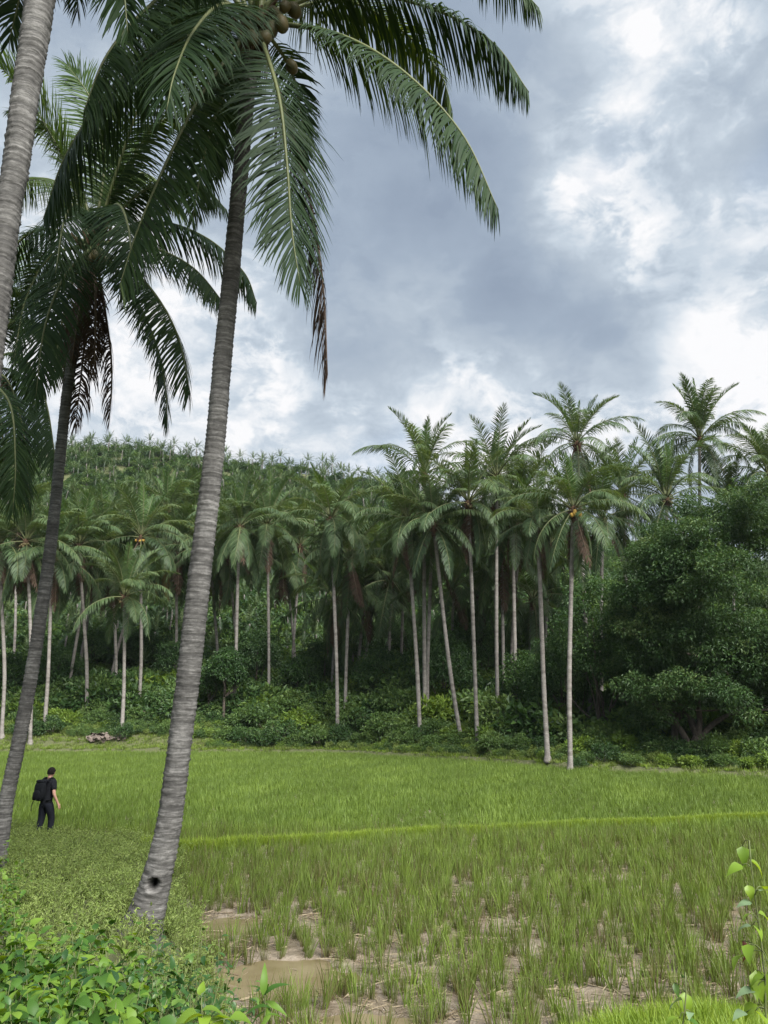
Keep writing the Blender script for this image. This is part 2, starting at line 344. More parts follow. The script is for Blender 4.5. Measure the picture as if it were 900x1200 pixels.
def build_ground():
    def ax(parts):
        o = []
        for a, b, n in parts: o.append(np.linspace(a, b, n, endpoint=False))
        return np.concatenate(o + [[parts[-1][1]]])
    xs = ax([(-2500, -300, 8), (-300, -90, 14), (-90, -30, 60), (-30, -10, 70), (-10, 9, 220), (9, 30, 70), (30, 90, 50), (90, 300, 14), (300, 2500, 8)])
    y1 = ax([(-60, 1, 12), (1, 8, 60), (8, 20, 150), (20, 30, 60), (30, 50, 45), (50, 75, 75)])
    y2 = ax([(75, 215, 60), (215, 600, 14), (600, 3500, 10)])
    def sheet(name, xs, ys):
        X, Y = np.meshgrid(xs, ys); Z, mud = ground_z(X, Y, True)
        nx = len(xs); i = np.arange(len(ys) - 1)[:, None] * nx; j = np.arange(nx - 1)[None, :]
        Fq = np.stack([i + j, i + j + 1, i + nx + j + 1, i + nx + j], -1).reshape(-1, 4)
        g = G(); g.add(np.stack([X, Y, Z], -1).reshape(-1, 3), Fq, 0, mud.ravel(), True)
        o = link(name, g.mesh(name, M['ground'])); o['kind'] = 'structure'; return o
    sheet('ground', xs, y1); sheet('hillside', xs[::2] if len(xs) % 2 else xs, y2)
build_ground()
for p, ax_, ay_, dp in PUD[:3]:                    # standing water: an irregular sheet that the mud rises through
    g = G(); a = np.linspace(0, 2 * math.pi, 40, endpoint=False)
    r = 1.25 + .12 * np.sin(3 * a + p[0]) + .08 * np.sin(5 * a)
    V = np.stack([ax_ * r * np.cos(a), ay_ * r * np.sin(a), 0 * a], 1)
    g.add(np.vstack([[0, 0, 0], V]), np.stack([np.zeros(40, int), 1 + np.arange(40), 1 + (np.arange(40) + 1) % 40], 1))
    o = link('puddle', g.mesh('puddle', M['water']), None, (p[0], p[1], -.050 + .005 * len([o for o in COL.objects if o.name.startswith('puddle')]))); o['kind'] = 'structure'

# ------------------------------------------------------------------ palms
def frond_geo(path, nl=60, lw=.05, llen=.8, seg=3, droop=.5, vee=.2, seed=0, side0=None, s0=.16, rr=.032, roll=0., ragged=.1, gtint=.5, tips=.35):
    """leaflets (G) and midrib (G) along a 3-D path."""
    r = np.random.default_rng(seed); P = resample(path, 36); T, S, Nn = frames(P, side0)
    if roll: S, Nn = S * math.cos(roll) + Nn * math.sin(roll), Nn * math.cos(roll) - S * math.sin(roll)
    flip = np.sign(Nn[6, 2]) or 1.
    sg = np.linspace(0, 1, len(P)); gl = G(); gm = G()
    tube(gm, P, rr * (1 - sg) ** .8 * np.where(sg < .12, 1.5 - sg * 4, 1) + .004, 5, 0)
    for side in (-1, 1):
        s = np.clip(np.linspace(s0, .995, nl) + r.normal(0, .25 / nl, nl), s0, .998); keep = r.random(nl) > ragged * .4; s = s[keep]; n = len(s)
        I = lambda A: np.stack([np.interp(s, sg, A[:, k]) for k in range(3)], 1)
        p, t, S_, n_ = I(P), nrm(I(T)), nrm(I(S)), nrm(I(Nn)) * flip
        u = (s - s0) / (1 - s0)
        al = np.radians(np.interp(u, [0, .3, .8, 1], [72, 58, 40, 15]) + r.normal(0, 5, n))
        ll = llen * np.interp(u, [0, .12, .4, .7, 1], [.62, .9, 1, .85, tips]) * (1 + r.normal(0, .07, n)) * np.where(r.random(n) < ragged, r.uniform(.45, .8, n), 1)
        ve = vee + r.normal(0, .07, n)
        d = nrm(t * np.cos(al)[:, None] + side * S_ * np.sin(al)[:, None] + n_ * ve[:, None])
        w = t - d * (t * d).sum(1, keepdims=True); w = nrm(w + r.normal(0, .12, w.shape)); ww = lw * (1 + r.normal(0, .12, n)) * np.interp(u, [0, .1, .8, 1], [.7, 1, .9, .6])
        dr = droop * (1 + r.normal(0, .25, n)) * np.where(r.random(n) < ragged * .6, 1.8, 1)
        rows = [p]; prof = [.55] + [1, .85, .6, .4][:seg - 1]
        q = p
        for k in range(seg):
            q = q + d * (ll / seg)[:, None]; rows.append(q)
            d = nrm(d + np.array([0, 0, -1.]) * (dr / seg * (1 + .5 * k))[:, None])
        V = []
        for k in range(seg): V += [rows[k] - w * (ww * prof[k] * .5)[:, None], rows[k] + w * (ww * prof[k] * .5)[:, None]]
        V.append(rows[seg]); V = np.stack(V, 1); nv = V.shape[1]; b = np.arange(n)[:, None] * nv
        quads = [b + np.array([[2 * k, 2 * k + 1, 2 * k + 3, 2 * k + 2]]) for k in range(seg - 1)]
        fs = ([np.concatenate(quads)] if quads else []) + [b + np.array([[2 * seg - 2, 2 * seg - 1, 2 * seg]])]
        tt = np.repeat(np.clip(gtint + r.normal(0, .13, n), 0, 1), nv)
        gl.add(V.reshape(-1, 3), fs, 0, tt)
    return gl, gm
def arc_path(Lg, e0, e1, pw=1.0, bow=0., n=12):
    s = np.linspace(0, 1, n); e = np.radians(e0 + (e1 - e0) * s ** pw); ds = Lg / (n - 1)
    x = np.concatenate([[0], np.cumsum(np.cos(e[:-1])) * ds]); z = np.concatenate([[0], np.cumsum(np.sin(e[:-1])) * ds])
    return np.stack([x, bow * s * s * Lg, z], 1)

def palm_trunk_geo(P, rad, ns=16, step=.05, ring=.085, amp=.012, seed=0, hole=None):
    r = np.random.default_rng(seed); P = np.asarray(P, float)
    Lg = np.linalg.norm(np.diff(P, axis=0), axis=1).sum(); n = max(12, int(Lg / step))
    Q = resample(np.column_stack([P, rad]), n); C, rr = Q[:, :3], Q[:, 3]
    s = np.linspace(0, Lg, n)
    edges = np.cumsum(r.uniform(.7, 1.3, int(Lg / ring) + 40) * ring); edges = edges
    idx = np.searchsorted(edges, s); lo = np.where(idx > 0, edges[np.maximum(idx - 1, 0)], 0); hi = edges[idx]; ph = (s - lo) / (hi - lo)
    tilt = r.uniform(-1, 1, len(edges) + 1)
    g = G()
    def rf(rr_, a):
        prof = (ph ** 1.5) * amp                                                # each leaf scar flares towards its upper edge
        base = rr_ + prof[:, None]
        base = base * (1 + .030 * np.sin(2 * a + s[:, None] * .7 + 1) + .018 * np.sin(5 * a + 3 * s[:, None]) + .01 * np.sin(9 * a - 7 * s[:, None]))
        base = base + amp * .5 * r.normal(0, 1, base.shape) * .5
        if hole is not None:
            sh, ah, hs, ha, hd = hole
            da = (a - ah + math.pi) % (2 * math.pi) - math.pi
            q = ((s[:, None] - sh) / hs) ** 2 + (da[None, :] / ha) ** 2
            base = base - hd * np.exp(-q ** 2) + .02 * np.exp(-(np.sqrt(q) - 1.45) ** 2 * 9)
        return base
    tube(g, C, rr, ns, 0, .5, True, rf)
    tt = np.clip(sst(.0, .28, ph) + .1, 0, 1)[:, None] * np.ones((1, ns))
    if hole is not None:
        da = (np.linspace(0, 2 * math.pi, ns, endpoint=False) - hole[1] + math.pi) % (2 * math.pi) - math.pi
        tt = tt * sst(.6, 1.3, ((s[:, None] - hole[0]) / hole[2]) ** 2 + (da[None, :] / hole[3]) ** 2)
    g.t[0] = tt.ravel()
    return g
def nut_mesh(name, mat):
    g = G(); nu, nv = 10, 7; V = [];
    for i in range(nv + 1):
        th = math.pi * i / nv
        for j in range(nu):
            ph = 2 * math.pi * j / nu; r_ = math.sin(th) * (1 + .06 * math.cos(3 * ph)); V.append((r_ * math.cos(ph) * .105, r_ * math.sin(ph) * .105, math.cos(th) * .135))
    i = np.arange(nv)[:, None] * nu; j = np.arange(nu)[None, :]; k = (j + 1) % nu
    g.add(V, np.stack([i + j, i + nu + j, i + nu + k, i + k], -1).reshape(-1, 4), 0, .5, True); return g.mesh(name, mat)
NUT = nut_mesh('coconut', M['coconut']); NUTY = nut_mesh('yellow_coconut', M['coconut_yellow'])
def sheath_mesh(seed, r0=.16, h=.95):
    """ragged fibre and leaf bases round the top of a trunk"""
    r = np.random.default_rng(seed); g = G()
    z = np.linspace(-h, .35, 12); rad = r0 * np.interp(z, [-h, -h * .6, -.1, .15, .35], [.95, 1.15, 1.5, 1.35, .55])
    tube(g, np.stack([0 * z, 0 * z, z], 1), rad, 14, 0, .5, True, lambda rr, a: rr * (1 + .16 * r.normal(0, 1, rr.shape)))
    for i in range(16):                           # stubs of old leaf stalks
        a = i * 2.4; zz = r.uniform(-h * .6, .1); d = np.array([math.cos(a), math.sin(a), 0])
        p0 = d * r0 * .8 + [0, 0, zz]; p1 = d * (r0 * 1.6 + .06) + [0, 0, zz + .16]; p2 = d * (r0 * 1.6 + r.uniform(.1, .28)) + [0, 0, zz + r.uniform(.15, .4)]
        tube(g, resample([p0, p1, p2], 5), np.linspace(.05, .018, 5), 5)
    for i in range(26):                           # hanging fibre
        a = r.uniform(0, 6.28); d = np.array([math.cos(a), math.sin(a), 0]); zz = r.uniform(-h * .4, .1)
        p0 = d * r0 * 1.3 + [0, 0, zz]; p1 = d * r0 * 1.7 + [0, 0, zz - .3]; p2 = d * r0 * 1.55 + [0, 0, zz - r.uniform(.5, 1.1)]
        tube(g, resample([p0, p1, p2], 5), np.linspace(.014, .004, 5), 3)
    return g
def add_frond(parent, origin, path, mat, ribmat, seed, name='frond', **kw):
    gl, gm = frond_geo(np.asarray(path) - origin, seed=seed, **kw)
    f = link(name, gl.mesh('frond', mat), parent, origin - np.array(parent.location))
    link('midrib', gm.mesh('midrib', ribmat), f); return f
def big_palm(name, label, trunk, widths, Yb, Yc, fronds, seed, extra, crown_px, nuts=(), base_z=None, hole=None, cat='palm tree', group='large palms on the near bank', L=4.6, curveY=None):
    """near palm: trunk through photo pixels, each frond given by the pixels it passes."""
    ys = np.array([t[1] for t in trunk], float); n = len(trunk)
    tt = (ys[0] - ys) / (ys[0] - ys[-1]); P = []; rad = []
    for (x, y), t, w in zip(trunk, tt, widths):
        Y = Yb + (Yc - Yb) * t; P.append(pixY(x, y, Y)); rad.append(w / 2 * depth_at(y, Y) / F)
    P = np.array(P); zb = gz(P[0][0], P[0][1]) if base_z is None else base_z
    if P[0][2] > zb + .05:                        # run on down to the ground
        d = (P[0] - P[1]) / abs(P[0][2] - P[1][2]); q = P[0] + d * (P[0][2] - zb + .12) * np.array([.85, .85, 1]); P = np.vstack([q, P]); rad = [rad[0] * 1.22] + rad
    root = empty(name, P[0], label, cat, group); B = P[0].copy()
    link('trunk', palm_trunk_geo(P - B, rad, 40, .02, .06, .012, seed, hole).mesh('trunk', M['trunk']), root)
    C = pixY(crown_px[0], crown_px[1], Yc)
    sh = link('fibre_sheath', sheath_mesh(seed, rad[-1] * 1.12).mesh('fibre_sheath', M['fibre']), root, C - B)
    r = np.random.default_rng(seed)
    for i, (kind, pts) in enumerate(fronds):
        W = []
        for p in pts:
            yo = p[2] if len(p) > 2 else 0
            W.append(pixY(p[0], p[1], Yc + yo))
        W = [C + (np.array(W[0]) - C) * .5] + W[1:]
        mat, rib, dr, gt = {'g': (M['palm'], M['midrib'], .75, .42), 'h': (M['palm'], M['midrib'], .7, .35), 'b': (M['palm'], M['midrib'], .8, .8), 'y': (M['palm_young'], M['midrib'], .5, .5),
                            'd': (M['dead'], M['midrib_dead'], 2.2, .4)}[kind]
        Lw = np.linalg.norm(np.diff(np.array(W), axis=0), axis=1).sum()
        add_frond(root, W[0], W, mat, rib, seed * 100 + i, name='dry_frond' if kind == 'd' else 'frond', nl=int(np.clip(Lw * 38, 60, 190)), lw=.034 if kind != 'd' else .028, llen=float(np.clip(Lw * .235, .6, 1.05)), seg=4, droop=dr, vee={'g': -.45, 'h': -.1, 'b': -.35, 'y': .1, 'd': -.2}[kind],
                  gtint=gt, ragged=.16 if kind != 'd' else .5)
    for i, (az, e0, e1) in enumerate(extra):
        pth = arc_path(L * r.uniform(.92, 1.08), e0, e1, 1.2, r.uniform(-.06, .06)); ca, sa = math.cos(R(az)), math.sin(R(az))
        pth = np.stack([pth[:, 0] * ca - pth[:, 1] * sa, pth[:, 0] * sa + pth[:, 1] * ca, pth[:, 2]], 1) + C + np.array([ca, sa, 0]) * .08
        add_frond(root, pth[0], pth, M['palm_young'] if e0 > 70 else M['palm'], M['midrib'], seed * 100 + 50 + i, nl=130, lw=.040, llen=1.0, seg=3, droop=.7, vee=.3, gtint=.5, ragged=.12)
    for i, (x, y, yo) in enumerate(nuts):
        p = pixY(x, y, Yc + yo); link('coconut', NUT, root, p - B, (r.uniform(-.5, .5), r.uniform(-.5, .5), r.uniform(0, 6)), float(r.uniform(.8, 1.05)))
    return root

# main palm: its base on the bank, hole in the trunk
tr = [(166, 1090), (181, 1040), (197, 970), (209, 885), (220, 800), (231, 700), (243, 600), (253, 510), (263, 400), (272, 310), (282, 200), (290, 110), (299, 35)]
wd = [50, 36, 29, 27, 26.5, 25.5, 23, 21, 19.5, 18.5, 17.5, 17, 17]
big_palm('coconut_palm', 'tall leaning coconut palm with a dark hole low in its ringed grey trunk', tr, wd, 9.1, 9.1, [
    ('g', [(312, 12), (400, -10), (500, 8, -.2), (575, 48, -.3), (620, 108, -.4)]),
    ('g', [(318, 25), (395, 40, -.5), (470, 82, -.9), (540, 155, -1.2), (584, 246, -1.3)]),
    ('b', [(315, 15, .2), (400, 0, .9), (470, 35, 1.3), (515, 85, 1.5), (530, 130, 1.6)]),
    ('h', [(306, 45, -.2), (326, 110, -.8), (336, 190, -1.), (342, 270, -1.1), (352, 335, -1.1)]),
    ('d', [(312, 60, .1), (340, 150, .2), (362, 230, .2), (378, 330, .2), (384, 440, .2)]),
    ('g', [(285, 45), (240, 105, -.5), (200, 180, -.8), (163, 265, -1.), (140, 335, -1.)]),
    ('g', [(280, 30), (200, 50, -.3), (130, 105, -.5), (78, 180, -.6), (50, 258, -.6)]),
    ('g', [(285, 15), (220, -18, -.8), (170, 12, -1.4), (125, 65, -1.8), (98, 130, -2.)]),
    ('h', [(292, 20, -.3), (262, 5, -1.3), (228, 35, -2.), (205, 85, -2.4), (195, 130, -2.5)]),
    ('h', [(300, 30, .3), (272, 80, 1.), (258, 140, 1.4), (252, 205, 1.5)]),
    ('h', [(310, 30, .3), (340, 80, .9), (354, 140, 1.2), (358, 195, 1.3)]),
    ('g', [(315, 0), (420, -110, -.3), (530, -95, -.5), (600, -25, -.6), (632, 10, -.6)]),
    ('h', [(295, 40, .2), (262, 110, .9), (240, 180, 1.3), (225, 260, 1.5)]),
    ('b', [(290, 10, .4), (230, 0, 1.6), (190, 60, 2.3), (165, 140, 2.6)]),
], 11, [(20, 70, 35), (95, 66, 20), (170, 72, 30), (250, 64, 10), (310, 76, 50), (60, 82, 65), (200, 50, -10), (330, 45, -10), (120, 45, -15), (280, 40, -25)], (300, 25),
    nuts=[(303, 22, -.25), (318, 34, -.22), (311, 44, -.28), (322, 16, -.2), (290, 30, -.25), (296, 46, -.2), (334, 8, -.1), (345, 12, 0), (268, 88, -.1), (264, 95, 0), (342, 78, .1), (330, 28, -.3)],
    hole=(.72, -.12, .055, .34, .22))
# second palm, further along the bank
tr = [(2, 975), (8, 935), (22, 870), (35, 800), (48, 720), (58, 650), (66, 580), (72, 520), (80, 450), (92, 380), (106, 300)]
wd = [17, 15.5, 14.5, 14, 13.5, 13, 12, 11.5, 11, 11, 11]
big_palm('coconut_palm', 'coconut palm with a curved trunk and a brown skirt of dry fronds', tr, wd, 13., 13., [
    ('g', [(118, 275), (180, 260), (240, 278), (285, 318), (301, 355)]),
    ('g', [(118, 285), (170, 288, -.5), (225, 313, -.8), (268, 362, -1.)]),
    ('h', [(115, 295), (150, 335), (180, 395), (193, 450), (196, 497)]),
    ('g', [(115, 295, -.5), (165, 325, -1.), (205, 385, -1.4), (223, 460, -1.5)]),
    ('h', [(100, 290), (60, 300), (30, 350), (15, 430)]),
    ('g', [(100, 285), (50, 268), (10, 298), (-22, 370)]),
    ('h', [(105, 295, -.5), (75, 325, -1.2), (52, 385, -1.5), (42, 465, -1.5)]),
    ('b', [(108, 270), (90, 200), (60, 150), (15, 128)]),
    ('y', [(110, 270), (122, 190), (108, 120), (78, 75)]),
    ('b', [(114, 270), (150, 195), (182, 148), (205, 140), (222, 168)]),
    ('g', [(114, 272), (170, 222), (228, 212), (266, 246)]),
    ('h', [(104, 280, .4), (85, 330, 1.), (70, 390, 1.3), (62, 450, 1.4)]),
    ('b', [(110, 270, .5), (70, 215, 1.6), (20, 215, 2.4), (-20, 265, 2.8)]),
    ('b', [(112, 270, .5), (140, 215, 1.8), (175, 205, 2.6), (215, 250, 3.2)]),
    ('g', [(108, 272, -.4), (90, 240, -1.6), (75, 260, -2.6), (65, 320, -3.)]),
    ('g', [(112, 272, -.4), (135, 240, -1.6), (150, 265, -2.4), (155, 330, -2.8)]),
    ('d', [(108, 310), (102, 370, .1), (95, 440, .1), (88, 502, .1)]),
    ('d', [(114, 310), (124, 370), (131, 430), (128, 495)]),
    ('d', [(100, 310), (92, 370, -.2), (84, 425, -.2)]),
    ('d', [(112, 312, -.3), (112, 370, -.4), (110, 440, -.4)]),
], 12, [(60, 78, 55), (200, 74, 40), (320, 70, 35)], (110, 285), nuts=[(112, 300, -.3), (120, 306, -.25), (104, 304, -.3), (116, 312, -.2)])
# trunk that crosses the top left corner, crown above the frame
tr = [(-110, 1000), (-72, 800), (-38, 600), (-8, 380), (10, 240), (18, 200), (30, 110), (47, 0), (62, -110), (74, -215)]
wd = [40, 33, 31, 29, 28, 28, 29, 31, 32, 33]
big_palm('coconut_palm', 'thick grey palm trunk that leans across the brown-skirted palm, its crown mostly out of sight', tr, wd, 5.3, 5.3, [
    ('g', [(70, -215), (20, -120, .6), (-30, -50, 1.), (-75, 20, 1.2)]),
    ('g', [(85, -215), (140, -120, .8), (200, -55, 1.2), (255, -5, 1.5)]),
    ('g', [(80, -215), (90, -130, 1.4), (95, -60, 2.), (90, 15, 2.4)]),
    ('h', [(70, -215), (-20, -140, .2), (-80, -20, .3), (-110, 120, .3)]),
    ('h', [(75, -215), (60, -130, .8), (35, -50, 1.3), (10, 50, 1.5)]),
    ('h', [(78, -215), (115, -130, .6), (140, -50, .9), (150, 40, 1.0)]),
    ('b', [(80, -215), (150, -150, 1.6), (215, -80, 2.4), (265, 10, 2.8)]),
    ('g', [(70, -215), (10, -150, 1.6), (-45, -80, 2.4), (-70, -10, 2.8)]),
], 13, [(0, 45, -30), (60, 55, -10), (120, 60, 0), (200, 50, -20), (150, 75, 45), (250, 70, 20)], (75, -215))
# palm at the left edge, only its hanging fronds come into view
tr = [(-95, 1000), (-85, 850), (-70, 700), (-52, 560), (-32, 430)]
big_palm('coconut_palm', 'palm whose drooping fronds hang past the curved trunk of the brown-skirted palm', tr, [20, 18, 17, 16, 15], 16., 16., [
    ('g', [(-20, 430), (20, 415), (52, 465), (68, 560)]),
    ('h', [(-20, 440), (8, 445), (28, 510), (35, 595)]),
    ('b', [(-25, 420), (20, 375), (62, 395), (88, 450)]),
    ('d', [(-20, 450), (8, 450), (24, 510), (32, 575)]),
    ('h', [(-20, 450), (0, 490), (6, 580)]),
    ('h', [(-22, 445, -1), (10, 470, -1.6), (18, 540, -1.8), (15, 600, -1.8)]),
    ('b', [(-25, 420), (0, 350), (25, 340), (50, 360)]),
    ('g', [(-20, 425, .5), (25, 440, 1.5), (45, 490, 2.), (50, 540, 2.2)]),
], 14, [(180, 40, -40), (120, 60, 0), (230, 50, -30), (90, 80, 50), (20, 70, 20)], (-30, 430))

# --- palms of the grove: shared frond meshes
FR = {}
def arche(key, e0, e1, pw, droop, mat, rib, L=4.5, n=3, nl=64, lw=.056, ll=.78, seg=2, vee=.2, gt=.5, rag=.1):
    FR[key] = []
    for i in range(n):
        r = np.random.default_rng(hash(key) % 1000 + i if False else sum(map(ord, key)) * 7 + i)
        gl, gm = frond_geo(arc_path(L * r.uniform(.92, 1.06), e0 + r.uniform(-5, 5), e1 + r.uniform(-8, 8), pw, r.uniform(-.1, .1)), nl, lw, ll, seg, droop, vee, i + 50, (0, -1, 0), rr=.035, gtint=gt, ragged=rag)
        nv = gl.n; g = gl; [g.add(v, [], 1) for v in []]
        off = gl.n
        for v, t in zip(gm.v, gm.t): gl.v.append(v); gl.t.append(t)
        for f in gm.f: gl.f.append(f + off); gl.m.append(1); gl.sm.append(True)
        FR[key].append(gl.mesh('frond_' + key, [mat, rib]))
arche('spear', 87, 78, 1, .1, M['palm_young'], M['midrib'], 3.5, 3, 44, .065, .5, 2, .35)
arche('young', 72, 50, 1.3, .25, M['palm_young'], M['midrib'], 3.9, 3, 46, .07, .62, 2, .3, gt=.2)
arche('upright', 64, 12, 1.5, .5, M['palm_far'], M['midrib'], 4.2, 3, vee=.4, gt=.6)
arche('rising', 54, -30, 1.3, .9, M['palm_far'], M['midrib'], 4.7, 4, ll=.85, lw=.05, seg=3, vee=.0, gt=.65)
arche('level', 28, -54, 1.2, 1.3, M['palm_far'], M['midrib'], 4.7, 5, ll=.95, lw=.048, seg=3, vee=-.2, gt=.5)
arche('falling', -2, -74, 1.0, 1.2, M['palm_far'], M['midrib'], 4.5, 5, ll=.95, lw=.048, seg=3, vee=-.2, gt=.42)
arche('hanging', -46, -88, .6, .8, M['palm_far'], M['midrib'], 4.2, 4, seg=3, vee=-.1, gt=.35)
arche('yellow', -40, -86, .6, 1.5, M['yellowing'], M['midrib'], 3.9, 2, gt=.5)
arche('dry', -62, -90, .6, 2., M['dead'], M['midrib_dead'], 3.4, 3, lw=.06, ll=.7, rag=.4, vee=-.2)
SHEATH = [sheath_mesh(i, .17, .9).mesh('fibre_sheath', M['fibre']) for i in range(3)]
def grove_palm(base_px, crown_px, Y, label, group, seed, size=1., nuts=0, nutmat=None, dry=2, full=1., yellow=0, low=1., bend=0.):
    r = np.random.default_rng(seed); C = pixY(crown_px[0], crown_px[1], Y)
    bp = pixY(base_px[0], base_px[1], Y); x0 = bp[0]; B = np.array([x0, Y, gz(x0, Y) - .1])
    root = empty('coconut_palm', B, label, 'palm tree', group); size *= 1.17 * (Y / 56) ** .6
    H = C - B; top = H + np.array([0, 0, .1])
    m1 = H * .33 + np.array([-.10 * H[0] + bend, r.uniform(-.15, .15), 0]); m2 = H * .68 + np.array([-.06 * H[0] + bend * .6, r.uniform(-.15, .15), 0])
    k = r.uniform(.94, 1.08)
    g = palm_trunk_geo(np.array([np.zeros(3), [0.02 * H[0], 0, .35], [.05 * H[0], 0, .9], m1, m2, top]), np.array([.27, .20, .155, .14, .13, .12]) * k, 10, .16, .30, .012, seed)
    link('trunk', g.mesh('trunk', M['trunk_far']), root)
    link('fibre_sheath', SHEATH[seed % 3], root, H, (0, 0, r.uniform(0, 6)), k)
    az = r.uniform(0, 6.28); i = 0; thin = r.uniform(-1.2, 1.2); droopy = r.normal(0, .09)
    for key, n, h in (('spear', 2, .30), ('young', 3, .28), ('upright', int(round(4.5 + thin * .8)), .22), ('rising', int(round(5.5 + thin)), .18), ('level', int(round(5.5 + thin)), .08), ('falling', max(2, int(round((5.5 + thin) * full))), 0), ('hanging', max(1, int(round((4 - thin) * low))), -.12), ('yellow', yellow, -.2), ('dry', dry, -.28)):
        for j in range(n):
            az += 2.39996 + r.normal(0, .12); me = FR[key][r.integers(len(FR[key]))]
            if nuts and key in ('level', 'falling', 'hanging', 'yellow', 'dry') and math.cos(az + math.pi / 2) > .80: az += .85
            tl = r.normal(0, .12) + droopy
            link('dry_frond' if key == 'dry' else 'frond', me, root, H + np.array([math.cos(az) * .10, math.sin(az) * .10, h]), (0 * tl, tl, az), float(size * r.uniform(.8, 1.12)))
    for j in range(nuts):
        a = -math.pi / 2 + r.uniform(-1., 1.); p = H + np.array([math.cos(a) * .46, math.sin(a) * .46, -.15 - r.uniform(0, .38)])
        link('coconut', nutmat or NUT, root, p, (r.uniform(-.5, .5), r.uniform(-.5, .5), 0), float(r.uniform(.95, 1.15)))
    return root
GE = 'coconut palms along the grove edge'; GI = 'coconut palms deeper in the grove'
INNER = 'coconut palm among the crowded trunks deeper in the grove, half hidden by nearer palms'
palms = [  # base px, crown px, distance, label, group, options
    ((668, 905), (672, 598), 45.5, 'coconut palm with yellow nuts, standing clear where field meets spreading tree', GE, dict(nuts=7, nutmat=NUTY, size=.95, dry=3)),
    ((642, 898), (630, 612), 48.5, 'slim coconut palm close beside the palm with yellow nuts', GE, dict(size=.9, dry=3)),
    ((694, 880), (676, 520), 56, 'tallest coconut palm, rising right behind the palm with yellow nuts', GE, dict(size=1.0)),
    ((560, 888), (549, 590), 55.5, 'straight coconut palm between the slanting trunk and the close trunk cluster', GE, dict(nuts=4, size=1.0)),
    ((541, 882), (508, 615), 57, 'coconut palm with a reddish trunk slanting up towards the twin-stemmed group', GE, dict(size=.95, bend=-.3)),
    ((493, 878), (477, 610), 59.5, 'bowed coconut palm in front of the trunks that cross behind it', GE, dict(size=1.05, dry=4)),
    ((498, 860), (497, 556), 62, 'tall coconut palm with spiky upright fronds behind the bowed palm', GE, dict(size=1.05, full=.8)),
    ((500, 850), (506, 640), 64, 'coconut palm whose trunk leans across behind the bowed palm', GI, dict(size=1.)),
    ((584, 876), (582, 560), 57, 'coconut palm with a dark trunk, first of the close trunk cluster', GE, dict(size=1.)),
    ((606, 866), (601, 612), 60, 'coconut palm at the grove edge, last of the close trunk cluster', GE, dict(size=1.)),
    ((592, 850), (588, 650), 64, INNER, GI, dict()), ((599, 850), (612, 585), 66, INNER, GI, dict()),
    ((396, 868), (388, 608), 64, 'coconut palm with a bushy base of shrubs, alone in front of the dark understorey', GE, dict(size=1.08, nuts=3)),
    ((404, 845), (410, 655), 67, 'coconut palm with brown hanging fronds leaning out behind the bushy-based palm', GE, dict(dry=6, full=.7)),
    ((316, 812), (313, 616), 72, 'lone straight coconut palm on the slope above the small round trees', GE, dict(size=1.)),
    ((274, 830), (281, 618), 70, 'coconut palm whose trunk rises behind a small round leafy tree', GE, dict(size=1.)),
    ((281, 805), (268, 655), 77, INNER, GI, dict()),
    ((143, 858), (146, 700), 66, 'short coconut palm with bright spear fronds beside the heap of dry husks', GE, dict(nuts=6, size=.92, dry=0, yellow=0)),
    ((163, 838), (165, 630), 72, 'coconut palm with orange nuts in its crown, behind the short palm', GE, dict(nuts=5, nutmat=NUTY, size=1.05)),
    ((136, 815), (132, 665), 78, INNER, GI, dict()), ((205, 808), (208, 640), 80, 'coconut palm with several yellowing fronds behind the palm with orange nuts', GI, dict(yellow=3)),
    ((53, 850), (62, 655), 67, 'coconut palm seen past the curved trunk of the brown-skirted palm', GE, dict()),
    ((39, 842), (31, 635), 65, 'coconut palm with a shaggy pale head and long dry skirt', GE, dict(nuts=6, dry=6)),
    ((4, 852), (0, 640), 66, 'coconut palm at the open grass, farthest from the spreading tree', GE, dict()),
    ((80, 802), (108, 655), 77, INNER, GI, dict()), ((104, 826), (92, 640), 70, INNER, GI, dict()), ((90, 797), (122, 630), 81, INNER, GI, dict()),
    ((124, 812), (196, 600), 80, INNER, GI, dict()), ((258, 790), (246, 650), 79, 'coconut palm with yellowing fronds seen past the trunk of the tall leaning palm', GI, dict(yellow=3)), ((388, 826), (394, 705), 73, INNER, GI, dict()),
    ((417, 808), (428, 700), 76, INNER, GI, dict()), ((424, 806), (446, 655), 76, INNER, GI, dict()), ((341, 800), (352, 640), 80, INNER, GI, dict()),
    ((348, 800), (334, 655), 82, INNER, GI, dict()), ((822, 800), (820, 515), 66, 'dark coconut palm standing highest above the spreading broad-leaved tree', GE, dict(size=1.05, dry=1)),
    ((782, 800), (781, 585), 57, 'coconut palm with bright spear fronds rising from behind the spreading tree', GE, dict(nuts=3, size=1.1)),
    ((905, 800), (900, 556), 62, 'coconut palm partly cut off by the edge, beyond the spreading tree', GE, dict()),
    ((862, 800), (858, 600), 66, INNER, GI, dict()), ((738, 800), (730, 580), 64, INNER, GI, dict()), ((702, 800), (706, 610), 60, INNER, GI, dict()),
    ((620, 835), (624, 705), 69, INNER, GI, dict()), ((556, 835), (562, 700), 72, INNER, GI, dict()), ((528, 830), (532, 690), 70, INNER, GI, dict()),
    ((455, 820), (458, 680), 74, INNER, GI, dict()), ((470, 815), (474, 650), 78, INNER, GI, dict()), ((565, 830), (572, 640), 80, INNER, GI, dict()),
    ((640, 830), (645, 640), 72, INNER, GI, dict()), ((228, 800), (230, 610), 84, INNER, GI, dict()), ((15, 800), (18, 600), 82, INNER, GI, dict()),
]
for i, (b, c, Y, lab, grp, kw) in enumerate(palms): grove_palm(b, c, Y, lab, grp, 200 + i, **kw)

